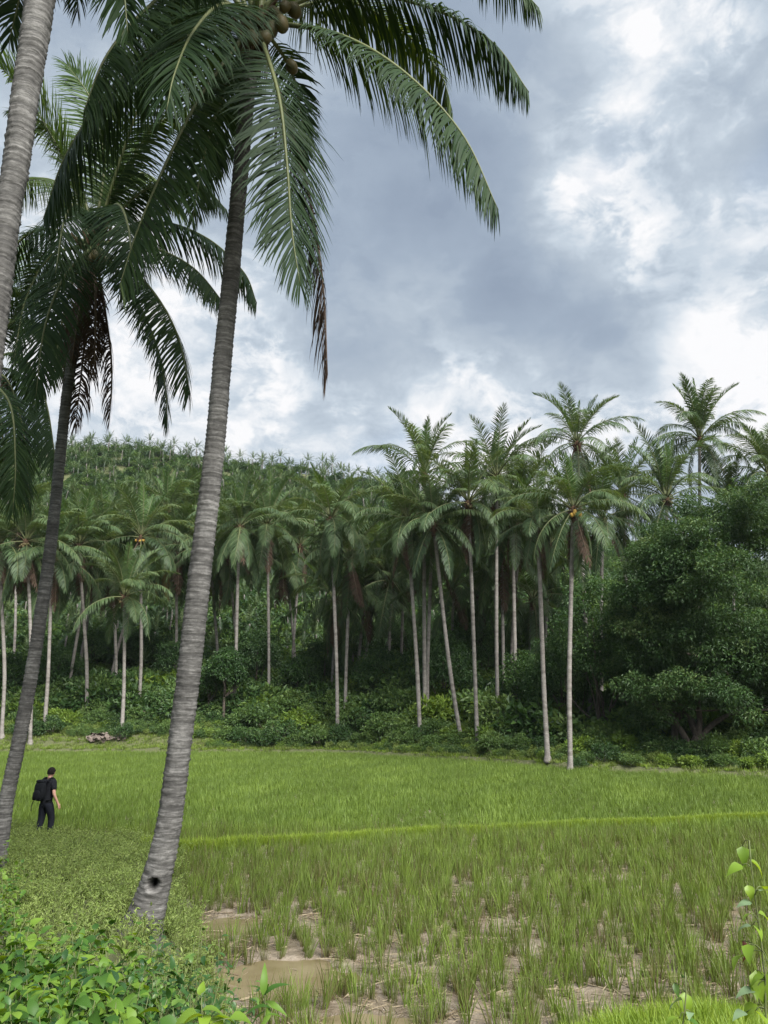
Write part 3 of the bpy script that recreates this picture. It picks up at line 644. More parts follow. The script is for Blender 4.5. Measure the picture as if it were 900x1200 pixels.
# --- palms on the hillside: small, each one a single mesh
HP = []
for i in range(6):
    r = np.random.default_rng(900 + i); g = G(); az = 0
    h = 3.2 + i * .3
    tube(g, resample([[0, 0, -1], [.2, .1, h * .5], [.1, 0, h]], 6), np.linspace(.18, .12, 6), 5, 1, .6)
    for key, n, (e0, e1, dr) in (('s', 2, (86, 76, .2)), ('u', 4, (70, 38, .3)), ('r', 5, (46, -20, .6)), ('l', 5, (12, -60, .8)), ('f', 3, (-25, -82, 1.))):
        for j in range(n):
            az += 2.4; gl, gm = frond_geo(arc_path(3.3 * r.uniform(.85, 1.1), e0 + r.uniform(-8, 8), e1 + r.uniform(-8, 8), 1.1), 17, .24, .55, 1, dr, .15, 1000 + i * 40 + j, (0, -1, 0), gtint={'s': .9, 'u': .7, 'r': .5, 'l': .3, 'f': .2}[key], ragged=.1)  # older low fronds are darker; some crown shade is put into the tint too
            ca, sa = math.cos(az), math.sin(az)
            for v, t in zip(gl.v, gl.t): v[:, :] = np.stack([v[:, 0] * ca - v[:, 1] * sa, v[:, 0] * sa + v[:, 1] * ca, v[:, 2] + h], 1)
            off = g.n
            for v, t in zip(gl.v, gl.t): g.v.append(v); g.t.append(t); g.n += len(v)
            for f in gl.f: g.f.append(f + off); g.m.append(0); g.sm.append(False)
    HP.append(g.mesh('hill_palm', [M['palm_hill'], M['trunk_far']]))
cand = []
r = np.random.default_rng(31)
for Y in np.arange(84, 222, 3.7):
    for x in np.arange(-.62 * Y - 4, .62 * Y, 3.8):
        xx, yy = x + r.normal(0, .9), Y + r.normal(0, .9); px = 450 + F * xx / (yy * 1.02)
        if -60 < px < 480 or (r.random() < .30 and px < 980): cand.append((xx, yy))
cand.sort(key=lambda q: q[1] + (0 if -60 < 450 + F * q[0] / q[1] < 470 else 400)); spare = cand[298:]; cand = cand[:298]
for x, y in cand:
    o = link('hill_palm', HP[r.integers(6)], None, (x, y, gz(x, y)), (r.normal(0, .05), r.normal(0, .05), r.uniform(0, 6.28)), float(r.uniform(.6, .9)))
    tag(o, 'small distant coconut palm on the hillside above the grove', 'palm tree', 'coconut palms covering the hillside')

# ------------------------------------------------------------------ broad-leaved trees and shrubs
def leaf_cards(g, P, D, ln, wd, r, tint, mat=0, fold=.25, upbias=.6):
    n = len(P); D = nrm(D); U = nrm(r.normal(0, 1, (n, 3)) + np.array([0, 0, upbias * 2])); S = nrm(np.cross(D, U)); Nn = np.cross(S, D)
    ln = np.broadcast_to(ln, (n,))[:, None] * r.uniform(.75, 1.25, (n, 1)); w = np.broadcast_to(wd, (n,))[:, None] * r.uniform(.8, 1.2, (n, 1))
    mid = P + D * ln * .45 ; tip = P + D * ln - Nn * ln * .12
    V = np.stack([P, mid - S * w * .5 + Nn * w * fold, tip, mid + S * w * .5 + Nn * w * fold], 1).reshape(-1, 3)
    b = np.arange(n)[:, None] * 4
    g.add(V, np.concatenate([b + [[0, 2, 1]], b + [[0, 3, 2]]]), mat, np.repeat(np.clip(tint, 0, 1), 4)); return g
def clumps(g, C, rad, per, ln, wd, r, tint=None, drop=.15, mat=0, flat=.7):
    n = len(C); u = nrm(r.normal(0, 1, (n, per, 3)) + np.array([0, 0, .25])); rr = np.broadcast_to(rad, (n,))[:, None, None] * r.uniform(.35, 1.05, (n, per, 1)) ** .7
    P = C[:, None, :] + u * rr * np.array([1, 1, flat]); D = u + r.normal(0, .5, u.shape) + np.array([0, 0, -drop])
    ct = r.normal(.45, .22, (n, 1)) if tint is None else tint[:, None]
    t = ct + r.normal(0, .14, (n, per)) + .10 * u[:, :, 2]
    return leaf_cards(g, P.reshape(-1, 3), D.reshape(-1, 3), ln, wd, r, t.ravel(), mat)
def crown_centres(n, rx, ry, rz, r, lumps=9, inner=.45, bottom=-.55, lump=.24):
    L = nrm(r.normal(0, 1, (lumps, 3))); la = r.uniform(.02, lump, lumps); out = []
    while len(out) < n:
        u = nrm(r.normal(0, 1, 3))
        if u[2] < bottom: continue
        k = .8 + sum(a * max(0, np.dot(u, l)) ** 10 for a, l in zip(la, L)); s = r.uniform(inner, 1) ** .5 * k
        out.append(u * s * [rx, ry, rz])
    return np.array(out)
def broad_tree(base, H, rx, ry, crown_lo, label, seed, mat, nclump, per, ln, wd, crad, tr=.2, group=None, forks=None, name='broadleaf_tree', lumps=9, limbs=14, lean=(0, 0), bottom=-.55, lump=.24, masses=0):
    r = np.random.default_rng(seed); root = empty(name, base, label, 'tree', group)
    rz = (H - crown_lo) / 2; cc = np.array([lean[0], lean[1], crown_lo + rz])
    Cc = crown_centres(nclump, rx, ry, rz, r, lumps, .45, bottom, lump) + cc
    if masses:                                    # foliage carried in separate branch masses with gaps between
        mc = crown_centres(masses, rx, ry, rz, r, lumps, .62, bottom, lump) * .86 + cc; mr = r.uniform(1.2, 2.2, masses) * rx / 7.5
        la_ = r.uniform(0, 6.28, 22); lr_ = r.uniform(.45, .88, 22); mc[:22] = np.stack([np.cos(la_) * lr_ * rx + cc[0], np.sin(la_) * lr_ * ry + cc[1], r.uniform(1.7, 4.2, 22)], 1); mr[:22] = r.uniform(1., 1.6, 22)
        w = r.choice(masses, nclump, p=mr ** 2 / (mr ** 2).sum()); u = nrm(r.normal(0, 1, (nclump, 3)) + [0, 0, .5]); Cc = mc[w] + u * mr[w][:, None] * [1, 1, .62] * r.uniform(.6, 1.05, (nclump, 1)); mt = r.normal(.45, .16, masses)[w]
    Cc[:, 2] = np.maximum(Cc[:, 2], crown_lo * .6 + .3)
    g = G(); fk = np.array([lean[0] * .2, lean[1] * .2, crown_lo * .75 + .4])
    if forks is None:
        tube(g, resample([[0, 0, -.3], [r.normal(0, .08), 0, fk[2] * .5], fk, cc + [0, 0, rz * .3]], 12), np.interp(np.linspace(0, 1, 12), [0, .08, .3, 1], [tr * 1.5, tr * 1.1, tr, tr * .25]), 10)
        starts = [(fk, tr * .6)]
    else:
        starts = []
        for pts, r0, r1 in forks: q = resample(pts, 12); tube(g, q, np.linspace(r0, r1, 12), 10, 0, .5, True, lambda a, b: a * (1 + .07 * np.sin(3 * b + 2) + .05 * r.normal(0, 1, a.shape))); starts.append((q[-1], r1 * .9))
    for i in range(limbs):
        s, r0 = starts[i % len(starts)]; e = Cc[r.integers(len(Cc))]
        if np.dot(e - s, e - s) > (1.5 * rx) ** 2: continue
        m = (s + e) / 2 + [0, 0, -.08 * np.linalg.norm(e - s)] + r.normal(0, .1, 3) * np.linalg.norm(e - s)
        tube(g, resample([s, m, e], 9), np.linspace(r0, .025, 9), 6)
    link('trunk', g.mesh('trunk', M['bark']), root)
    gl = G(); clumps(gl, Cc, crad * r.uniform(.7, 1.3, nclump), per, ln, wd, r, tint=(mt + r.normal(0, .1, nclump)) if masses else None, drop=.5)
    link('crown', gl.mesh('crown', mat), root); return root
def B_(px, py, Y):
    p = pixY(px, py, Y); return np.array([p[0], Y, gz(p[0], Y) - .05])
# the big spreading tree with a dark forked trunk
fork = [([[0, 0, -.3], [.1, 0, .5], [.5, 0, 1.25]], .38, .28), ([[.45, 0, 1.0], [1.3, 0, 1.9], [2.4, -.2, 2.6], [3.6, -.3, 3.1]], .2, .08), ([[.45, 0, 1.1], [.75, .1, 2.4], [.7, .2, 4.5], [1, .2, 6]], .19, .09),
        ([[.05, 0, .5], [-.45, 0, 1.6], [-1.2, 0, 2.6], [-2.5, .3, 3.6]], .21, .08), ([[2.4, -.2, 2.6], [3.3, -.5, 2.7], [4.6, -.8, 2.9]], .11, .05)]
broad_tree(B_(812, 905, 47), 16.0, 7.2, 6.4, .8, 'large spreading broad-leaved tree with a dark forked trunk at the field edge', 41, M['mango'], 2000, 90, .20, .085, .62, .5, forks=fork, limbs=7, lumps=16, lean=(2.5, .6), bottom=-.75, lump=.35, masses=115)
broad_tree(B_(795, 900, 48), 5.5, 2.2, 2., 2.2, 'thin upright tree just beside the forked trunk of the large spreading tree', 42, M['dark_tree'], 60, 60, .2, .09, .6, .22)
TG = 'understorey trees in the grove'
for i, (px, py, Y, H, rx, lo, mk, lab) in enumerate([
    (705, 885, 53, 12.5, 3.6, 1.2, 'dark_tree', 'dark green leafy tree between the yellow-nut palm and the large spreading tree'),
    (662, 880, 56, 8.0, 2.8, 1.0, 'dark_tree', 'lower dark tree right behind the yellow-nut palm trunk'),
    (745, 880, 53, 9.5, 3.4, 1.5, 'dark_tree', 'dark tree filling the gap behind the large spreading tree'),
    (262, 830, 68.5, 6.8, 1.8, 2.9, 'mid_tree', 'small round leafy tree in front of a palm trunk on the slope'),
    (245, 825, 70, 5.4, 1.6, 2.0, 'mid_tree', 'small leafy tree beside the tall leaning palm trunk, on the slope'),
    (352, 812, 73, 5.4, 2.0, 2.2, 'mid_tree', 'small light green tree on the slope beside the lone straight palm'),
    (300, 810, 74, 8.2, 2.0, 3.0, 'dark_tree', 'slender tree with a raised crown behind the lone straight palm'),
    (450, 820, 70, 6.0, 3.2, .8, 'dark_tree', 'dark bushy tree behind the gap between bushy-based and bowed palms'),
    (520, 830, 66, 6.5, 3.2, .8, 'dark_tree', 'dark bushy tree behind the slanting palm'),
    (560, 830, 70, 7.0, 3.4, .8, 'dark_tree', 'dark tree behind the straight palm of the grove edge'),
    (625, 850, 60, 6.0, 2.6, .6, 'mid_tree', 'leafy tree seen between the close trunk cluster and the slim palm'),
    (380, 805, 78, 6.5, 3.2, .8, 'dark_tree', None), (215, 800, 80, 6.5, 3.2, .8, 'dark_tree', None), (110, 795, 84, 6.5, 3.4, .8, 'dark_tree', None),
    (60, 800, 78, 5.8, 3., .6, 'dark_tree', None), (5, 805, 74, 6, 3.2, .6, 'mid_tree', None), (160, 795, 86, 6, 3.2, .6, 'mid_tree', None), (300, 795, 84, 6, 3.2, .6, 'dark_tree', None),
    (840, 870, 58, 9, 4, 1.0, 'mid_tree', None), (900, 870, 56, 9, 4, 1.0, 'mid_tree', None), (485, 805, 82, 7, 3.4, .6, 'dark_tree', None), (600, 815, 80, 7.5, 3.6, .6, 'dark_tree', None), (660, 820, 76, 8.5, 3.6, .8, 'mid_tree', None), (425, 795, 86, 6.5, 3.4, .6, 'mid_tree', None),
    (-30, 820, 72, 6.5, 3.2, .8, 'mid_tree', None), (950, 860, 52, 9, 4, 1.2, 'dark_tree', None)]):
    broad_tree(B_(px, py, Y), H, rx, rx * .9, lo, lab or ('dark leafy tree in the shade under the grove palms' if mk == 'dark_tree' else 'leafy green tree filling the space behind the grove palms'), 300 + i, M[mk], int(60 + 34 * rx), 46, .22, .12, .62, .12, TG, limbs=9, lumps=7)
for i, (px, py, Y) in enumerate([(95, 560, 112), (125, 565, 118), (60, 570, 108), (225, 572, 122), (180, 592, 110), (30, 560, 116), (205, 585, 108)]):
    p = pixY(px, py, Y); broad_tree(np.array([p[0], Y, gz(p[0], Y) - .2]), 11.5, 5.2, 4.6, 2.5, 'broad dark green tree on the hillside among the distant palms', 350 + i, M['mid_tree'], 190, 34, .42, .26, .95, .2, 'broad trees on the hillside', limbs=6)

def shrub_mesh(seed, mat, h=1.5, w=1.1, nc=34, per=44, ln=.17, wd=.085, crad=.34):
    r = np.random.default_rng(seed); C = crown_centres(nc, w, w, h * .62, r, 6, .3, -.2) + [0, 0, h * .38]; C[:, 2] = np.maximum(C[:, 2], .12)
    g = G(); clumps(g, C, crad * r.uniform(.7, 1.4, nc), per, ln, wd, r, drop=.1)
    gs = G()
    for i in range(9):
        e = C[r.integers(nc)]; tube(gs, resample([[r.normal(0, .06), r.normal(0, .06), -.1], e * [.45, .45, .6], e], 6), np.linspace(.03, .008, 6), 4)
    return g.mesh('foliage', mat), gs.mesh('stem', M['bark_pale'])
SH = {k: [shrub_mesh(500 + 10 * q + i, M[k], *a) for i in range(3)] for q, (k, a) in enumerate([('shrub_dark', (1.7, 1.25)), ('shrub', (1.45, 1.15)), ('shrub_yellow', (1.2, .95, 30, 40, .24, .11))])}
SLAB = {'shrub_dark': 'dark green leafy shrub in the undergrowth belt at the foot of the grove', 'shrub': 'mid green leafy shrub in the undergrowth belt at the foot of the grove', 'shrub_yellow': 'yellow green broad-leaved shrub in the undergrowth belt at the foot of the grove'}
def shrub(x, y, s, kind, label=None, group='shrubs in the undergrowth belt'):
    root = empty('shrub', (x, y, gz(x, y) - .05), label or SLAB[kind], 'shrub', group, float(rng.uniform(0, 6.28)))
    a, b = SH[kind][rng.integers(3)]; sc = (s * rng.uniform(.9, 1.2), s * rng.uniform(.9, 1.2), s * rng.uniform(.85, 1.2))
    link('foliage', a, root, scale=sc); link('stem', b, root, scale=sc)
def shrub_px(px, Y, s, kind, label=None): p = pixY(px, 850, Y); shrub(p[0], Y, s, kind, label)
shrub_px(35, 66., 1.0, 'shrub_dark', 'low dark shrub on the grass beside the curved trunk of the brown-skirted palm'); shrub_px(62, 67, .9, 'shrub_dark', 'dark shrub at the foot of the palm seen past the curved trunk')
shrub_px(146, 65.4, .85, 'shrub_dark', 'dark shrub round the foot of the short palm with bright spears')
shrub_px(398, 63.4, .95, 'shrub_dark', 'dark shrub hugging the foot of the bushy-based palm'); shrub_px(674, 46.4, .55, 'shrub_dark', 'small shrub at the foot of the palm with yellow nuts'); shrub_px(494, 59, .9, 'shrub_dark', 'shrub hugging the foot of the bowed palm')
for px in (285, 310, 330): shrub_px(px, 63.5 + rng.uniform(0, 1), 1.2, 'shrub_dark')
for px in (44, 62, 78, 92, 70): shrub_px(px, 69 + rng.uniform(-1, 2), 1.15, 'shrub_yellow')
k = 0
for row, (d0, d1, sp_, s0, s1) in enumerate([(3.9, 5.6, 1.45, .65, 1.15), (6.2, 8.5, 1.75, 1.1, 1.8), (9.2, 12, 2.3, 1.4, 2.3), (13.5, 17, 3.2, 1.6, 2.6)]):
    for x in np.arange(-40, 9, sp_):
        xx = x + rng.normal(0, .5); d = rng.uniform(d0, d1) + (1.2 if xx < -19 and row == 0 else 0); kd = rng.choice(['shrub_dark', 'shrub', 'shrub', 'shrub', 'shrub_yellow'] if xx < 3 else ['shrub', 'shrub', 'shrub_yellow'])
        shrub(xx, float(field_edge(xx)) + d + (.8 if xx < -14 else -2.2), rng.uniform(s0, s1), kd)
for x in np.arange(8.5, 32, 1.35):                # under the trees at the right
    xx = x + rng.normal(0, .3); e = float(field_edge(xx))
    shrub(xx, e + rng.uniform(1.0, 2.0), rng.uniform(.4, .7), rng.choice(['shrub_dark', 'shrub', 'shrub', 'shrub_yellow']), None)
    shrub(xx + .4, e + rng.uniform(2.8, 4.2), rng.uniform(.7, 1.15), rng.choice(['shrub_dark', 'shrub', 'shrub_yellow']), None)
    shrub(xx + .6, e + rng.uniform(6, 9.5), rng.uniform(.9, 1.5), rng.choice(['shrub_dark', 'shrub', 'shrub_yellow']), None)

# ------------------------------------------------------------------ scattered ground cover (uncountable)
def make_scatter(name, pts, rz, scl, idx, variants, label, cat=None):
    me = bpy.data.meshes.new(name); me.vertices.add(len(pts)); me.vertices.foreach_set('co', np.asarray(pts, np.float32).ravel())
    rot = np.zeros((len(pts), 3), np.float32); rot[:, :2] = np.random.default_rng(5).normal(0, .06, (len(pts), 2)); rot[:, 2] = rz
    a = me.attributes.new('rot', 'FLOAT_VECTOR', 'POINT'); a.data.foreach_set('vector', rot.ravel())
    a = me.attributes.new('scl', 'FLOAT', 'POINT'); a.data.foreach_set('value', np.asarray(scl, np.float32))
    a = me.attributes.new('idx', 'INT', 'POINT'); a.data.foreach_set('value', np.asarray(idx, np.int32))
    o = link(name, me); o['kind'] = 'stuff'; tag(o, label, cat)
    col = bpy.data.collections.new(name + '_kinds')
    for i, m in enumerate(variants): col.objects.link(bpy.data.objects.new('%s_kind_%02d' % (name, i), m))
    ng = bpy.data.node_groups.new(name, 'GeometryNodeTree')
    ng.interface.new_socket('Geometry', in_out='INPUT', socket_type='NodeSocketGeometry'); ng.interface.new_socket('Geometry', in_out='OUTPUT', socket_type='NodeSocketGeometry')
    gi, go = ng.nodes.new('NodeGroupInput'), ng.nodes.new('NodeGroupOutput'); ip = ng.nodes.new('GeometryNodeInstanceOnPoints'); ci = ng.nodes.new('GeometryNodeCollectionInfo')
    ci.inputs['Collection'].default_value = col; ci.inputs['Separate Children'].default_value = True; ci.inputs['Reset Children'].default_value = True
    def na(n, t):
        q = ng.nodes.new('GeometryNodeInputNamedAttribute'); q.data_type = t; q.inputs['Name'].default_value = n; return q.outputs['Attribute']
    er = ng.nodes.new('FunctionNodeEulerToRotation'); L = ng.links.new
    L(na('rot', 'FLOAT_VECTOR'), er.inputs[0]); L(er.outputs[0], ip.inputs['Rotation']); L(na('scl', 'FLOAT'), ip.inputs['Scale'])
    L(na('idx', 'INT'), ip.inputs['Instance Index']); ip.inputs['Pick Instance'].default_value = True
    L(gi.outputs[0], ip.inputs['Points']); L(ci.outputs[0], ip.inputs['Instance']); L(ip.outputs[0], go.inputs[0])
    md = o.modifiers.new('scatter', 'NODES'); md.node_group = ng; return o
def blades_mesh(name, seed, n, h, w, spread, lean, mat, seg=3, basetint=0., toptint=.75, stiff=.5, rbase=.04):
    """a tuft of blades; tint runs from the stubble at the foot to the green tip"""
    r = np.random.default_rng(seed); a = r.uniform(0, 6.28, n); out = np.stack([np.cos(a), np.sin(a), 0 * a], 1)
    P = out * (rbase * np.sqrt(r.random(n)))[:, None]; hh = h * r.uniform(.55, 1.1, n); d = nrm(np.array([0, 0, 1.]) + out * (spread * r.random(n))[:, None] + r.normal(0, lean, (n, 3)))
    yaw = r.uniform(0, 6.28, n); wv = np.stack([np.cos(yaw), np.sin(yaw), 0 * yaw], 1); ww = w * r.uniform(.7, 1.3, n)
    rows = [P]; q = P
    for k in range(seg): q = q + d * (hh / seg)[:, None]; rows.append(q); d = nrm(d + (out * .6 + [0, 0, -.5]) * ((1 - stiff) * r.uniform(.2, 1.2, n))[:, None] / seg * (k + 1))
    V, T = [], []; kt = r.normal(0, .15, n)
    for k in range(seg):
        t = k / seg; V += [rows[k] - wv * (ww * (1 - .5 * t) * .5)[:, None], rows[k] + wv * (ww * (1 - .5 * t) * .5)[:, None]]; T += [np.clip(basetint + (toptint - basetint) * min(1, t * 1.8) + kt, 0, 1)] * 2
    V.append(rows[seg]); T.append(np.clip(toptint + kt, 0, 1)); V = np.stack(V, 1); T = np.stack(T, 1); nv = V.shape[1]; b = np.arange(n)[:, None] * nv
    fs = ([np.concatenate([b + [[2 * k, 2 * k + 1, 2 * k + 3, 2 * k + 2]] for k in range(seg - 1)])] if seg > 1 else []) + [b + [[2 * seg - 2, 2 * seg - 1, 2 * seg]]]
    g = G(); g.add(V.reshape(-1, 3), fs, 0, T.ravel()); return g.mesh(name, mat)
def in_field(x, y, m=.1):
    return (x > bank_edge(y) + .5 + m) & (y < field_edge(x) - .15) & (y > 8.3) & ((np.abs(y - dike_y(x) + .03) > .27) | (x < -6))
def near_pud(x, y, k=1.0):
    o = np.zeros_like(x, bool)
    for p, a, b, _ in PUD: o |= ((x - p[0]) / (a * k)) ** 2 + ((y - p[1]) / (b * k)) ** 2 < 1
    return o
def grid_pts(y0, y1, sp_, r, half=.60, jit=.28):
    ys = np.arange(y0, y1, sp_); P = []
    for y in ys:
        xs = np.arange(-half * y - 3, half * y + 3, sp_); P.append(np.stack([xs + r.normal(0, jit * sp_, len(xs)), y + r.normal(0, jit * sp_, len(xs))], 1))
    return np.concatenate(P)
r = np.random.default_rng(77)
RICE = [blades_mesh('rice_clump', 600 + i, 24, .49, .012, .30, .09, M['rice'], 3, .0 if i < 4 else .3, [.55, .7, .8, .42, .9, .5, .65][i], .6, .07) for i in range(7)]
P = grid_pts(8.3, 24, .235, r)
x, y = P.T; keep = in_field(x, y) & ~near_pud(x, y, .95)
bare = waves(x, y, 2.4, 3, 7) * .55 + waves(x, y, 1.0, 17, 7) * .45
keep &= bare < np.interp(y, [8, 11, 14, 18, 22], [.30, .42, .66, 1.05, 1.6]); keep &= r.random(len(x)) < np.interp(y, [8, 12, 18, 24], [.80, .86, .93, .97])
x, y = x[keep], y[keep]; z = ground_z(x, y) - .02; sc = r.uniform(.6, 1.2, len(x)) * np.interp(y, [8, 14, 24], [.95, 1.0, 1.05]); rz = r.uniform(0, 6.28, len(x)); idx = r.integers(0, 7, len(x))
vis = (np.abs(x) < .5 * y) ; order = np.argsort(np.where(vis, y, 99)); first = order[:290]; rest = order[290:]
for i in first:
    tag(link('rice_clump', RICE[idx[i]], None, (x[i], y[i], z[i]), (r.normal(0, .05), r.normal(0, .05), rz[i]), float(sc[i])), 'single tuft of rice stubble standing in the bare wet mud', 'rice clump', 'rice clumps in the muddy front of the paddy')
make_scatter('rice_crop', np.stack([x, y, z], 1)[rest], rz[rest], sc[rest], idx[rest], RICE, 'green rice stubble regrowing across the near paddy', 'rice')
RF = [blades_mesh('far_rice', 620 + i, 26, .42, .026, .45, .1, M['rice_far'], 2, .1, [.38, .52, .64, .8, .95][i], .6, .16) for i in range(5)]
P = grid_pts(24, 63, .30, r); x, y = P.T; keep = in_field(x, y); x, y = x[keep], y[keep]
patch = .5 + .5 * waves(x, y, 6, 9, 7)
make_scatter('far_rice_crop', np.stack([x, y, ground_z(x, y) - .02], 1), r.uniform(0, 6.28, len(x)), r.uniform(.7, 1.1, len(x)) * (.85 + .2 * patch), np.clip((patch * .75 + .12 + r.normal(0, .22, len(x))) * 5, 0, 4).astype(int), RF, 'green rice standing in the far paddy beyond the low dike', 'rice')
GRS = [blades_mesh('grass_tuft', 640 + i, 34, .22, .010, .8, .2, M['grass'], 2, .2, [.5, .7, .9, .6][i], .4, .10) for i in range(4)]
GRK = [blades_mesh('dike_tuft', 660 + i, 30, .21, .012, .7, .2, M['grass'], 2, .6, [.85, 1., .95, .9][i], .4, .09) for i in range(4)]
GRF = [blades_mesh('far_grass_tuft', 650 + i, 26, .26, .03, .9, .25, M['grass'], 2, .3, [.4, .6, .8][i], .4, .22) for i in range(3)]
GRD = [blades_mesh('dull_grass_tuft', 655 + i, 26, .34, .028, .8, .25, M['grass_dull'], 2, .2, [.4, .6, .85][i], .4, .2) for i in range(3)]
# dike grass
xs = np.linspace(-6.3, 20, 2600); xd = xs + r.normal(0, .05, len(xs)); yd = dike_y(xd) + r.normal(0, .12, len(xs))
make_scatter('dike_grass', np.stack([xd, yd, ground_z(xd, yd) - .02], 1), r.uniform(0, 6.28, len(xd)), r.uniform(.55, 1.1, len(xd)) * np.interp(xd, [-6, -3, 0], [1.6, 1.25, 1.05]), r.integers(0, 4, len(xd)), GRK, 'bright green grass growing along the low dike', 'grass')
# grass on the far bank and grove edge
P = np.stack([r.uniform(-44, 34, 9500), r.uniform(-.4, 7.5, 9500)], 1); x = P[:, 0]; y = field_edge(x) + P[:, 1]
bare = (waves(x, y, 3, 30, 7) > .75) & (P[:, 1] < 3); soilp = (P[:, 1] < .45) & (x > -7) & (x < 1.5) & (waves(x, y, 2, 33, 6) > -.7); k = ~bare & ~soilp; x, y, dd = x[k], y[k], P[k, 1]
make_scatter('bank_grass', np.stack([x, y, ground_z(x, y) - .03], 1), r.uniform(0, 6.28, len(x)), r.uniform(.55, 1.15, len(x)), np.where(r.random(len(x)) < .55, r.integers(0, 3, len(x)), 3 + r.integers(0, 3, len(x))), GRF + GRD, 'rough green grass on the bank below the grove', 'grass')
# undergrowth covering the hillside
US = [shrub_mesh(700 + i, M[kk], 1.5, 1.3, 22, 26, .30, .17, .42)[0] for i, kk in enumerate(['shrub', 'mid_tree', 'shrub_dark', 'shrub', 'mid_tree'])]
n = 9500; Y = np.sqrt(r.uniform(52 ** 2, 212 ** 2, n) ** 1.0) * r.uniform(.82, 1, n); x = r.uniform(-.62, .62, n) * Y; k = Y > field_edge(x) + 8; x, Y = x[k], Y[k]
make_scatter('hillside_undergrowth', np.stack([x, Y, ground_z(x, Y) - .1], 1), r.uniform(0, 6.28, len(x)), r.uniform(.8, 2.1, len(x)) * np.interp(Y, [90, 130], [1, .72]), r.integers(0, 5, len(x)), US, 'dense green undergrowth covering the slope under the palms', 'undergrowth')
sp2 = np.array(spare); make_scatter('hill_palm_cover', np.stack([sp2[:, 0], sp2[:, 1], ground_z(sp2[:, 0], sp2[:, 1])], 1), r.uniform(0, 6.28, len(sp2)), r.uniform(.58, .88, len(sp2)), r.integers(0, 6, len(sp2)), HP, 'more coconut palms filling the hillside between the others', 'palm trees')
BW = [shrub_mesh(740 + i, M[kk], 1.0, .8, 12, 30, .15, .07, .3)[0] for i, kk in enumerate(['shrub', 'shrub_yellow', 'shrub', 'weed', 'shrub_dark'])]
n = 3600; x = r.uniform(-44, 34, n); dd = r.uniform(.8, 9.5, n) ** 1.0; k = dd > np.where(x < -14, 3.9 + waves(x, 0 * x, 6, 4), np.where(x > 9, 1.6, .9)); x, dd = x[k], dd[k]; y = field_edge(x) + dd
make_scatter('belt_undergrowth', np.stack([x, y, ground_z(x, y) - .06], 1), r.uniform(0, 6.28, len(x)), r.uniform(.3, .85, len(x)) * np.interp(dd, [1, 4], [.75, 1.1]), r.integers(0, 5, len(x)), BW, 'low tangled weeds between the shrubs at the foot of the grove', 'undergrowth')
# weeds on the near bank
def weed_mesh(name, seed, mat, h, nl, ln, wd, spread=.22):
    r = np.random.default_rng(seed); g = G(); C = []
    for i in range(9):
        a = r.uniform(0, 6.28); d = np.array([math.cos(a), math.sin(a), 0]); e = d * r.uniform(.05, spread) + [0, 0, h * r.uniform(.6, 1.1)]; p = resample([[0, 0, -.02], e * [.4, .4, .55], e], 7)
        tube(g, p, np.linspace(.004, .0015, 7), 3, 1); C.append(p[1:])
    C = np.concatenate(C); P = C[r.integers(0, len(C), nl)] + r.normal(0, .012, (nl, 3)); D = r.normal(0, 1, (nl, 3)) + [0, 0, .35]
    leaf_cards(g, P, D, ln, wd, r, r.normal(.5, .2, nl)); return g.mesh(name, [mat, M['stem']])
WD = [weed_mesh('weed', 720 + i, M['weed'], .32, 140, .048, .018) for i in range(4)] + [blades_mesh('weed_grass', 730 + i, 26, .32, .009, .6, .2, M['grass_dull'], 3, .3, .8, .3, .08) for i in range(2)]
n = 7500; y = r.uniform(7.2, 25, n); x = r.uniform(-17, .5, n); k = (x < bank_edge(y) + .75) & (x > -.62 * y - 2); x, y = x[k], y[k]
make_scatter('bank_weed', np.stack([x, y, ground_z(x, y) - .02], 1), r.uniform(0, 6.28, len(x)), r.uniform(.55, 1.25, len(x)) * np.interp(y, [5, 12, 25], [.8, 1., 1.15]), r.choice(6, len(x), p=[.2, .2, .2, .2, .1, .1]), WD, 'fine pale green weeds covering the near bank', 'weeds')
# bright grass on the brow of the near bank
n = 4200; x = r.uniform(-1.0, 3.6, n); y = r.uniform(4.1, 7.2, n); k = r.random(n) < np.interp(x, [-.6, .6, 1.0, 1.6], [.25, .35, .8, 1]); x, y = x[k], y[k]
make_scatter('brow_grass', np.stack([x, y, ground_z(x, y) - .02], 1), r.uniform(0, 6.28, len(x)), r.uniform(.4, .85, len(x)), r.integers(0, 4, len(x)), GRS, 'short bright green grass on the brow of the near bank', 'grass')
# straw and stubble litter on the mud
ST = []
for i in range(3):
    rr = np.random.default_rng(760 + i); g = G()
    for q in range(9):
        a = rr.uniform(0, 6.28); c = rr.normal(0, .09, 2); l = rr.uniform(.05, .17); d = np.array([math.cos(a), math.sin(a)]) * l; w = np.array([-d[1], d[0]]) / l * rr.uniform(.0025, .006); z0 = rr.uniform(.008, .03)
        g.add([[*(c - d - w), z0], [*(c - d + w), z0 + .004], [*(c + d + w), z0 + rr.uniform(-.005, .02)], [*(c + d - w), z0]], np.array([[0, 1, 2, 3]]), 0, rr.random())
    ST.append(g.mesh('straw_litter', M['straw']))
P = np.stack([r.uniform(-8, 9, 2200), r.uniform(8.3, 20, 2200)], 1); x, y = P.T; k = in_field(x, y) & ~near_pud(x, y, .7); x, y = x[k], y[k]
make_scatter('straw_litter', np.stack([x, y, ground_z(x, y)], 1), r.uniform(0, 6.28, len(x)), r.uniform(.6, 1.3, len(x)), r.integers(0, 3, len(x)), ST, 'dry straw lying on the paddy mud', 'straw')

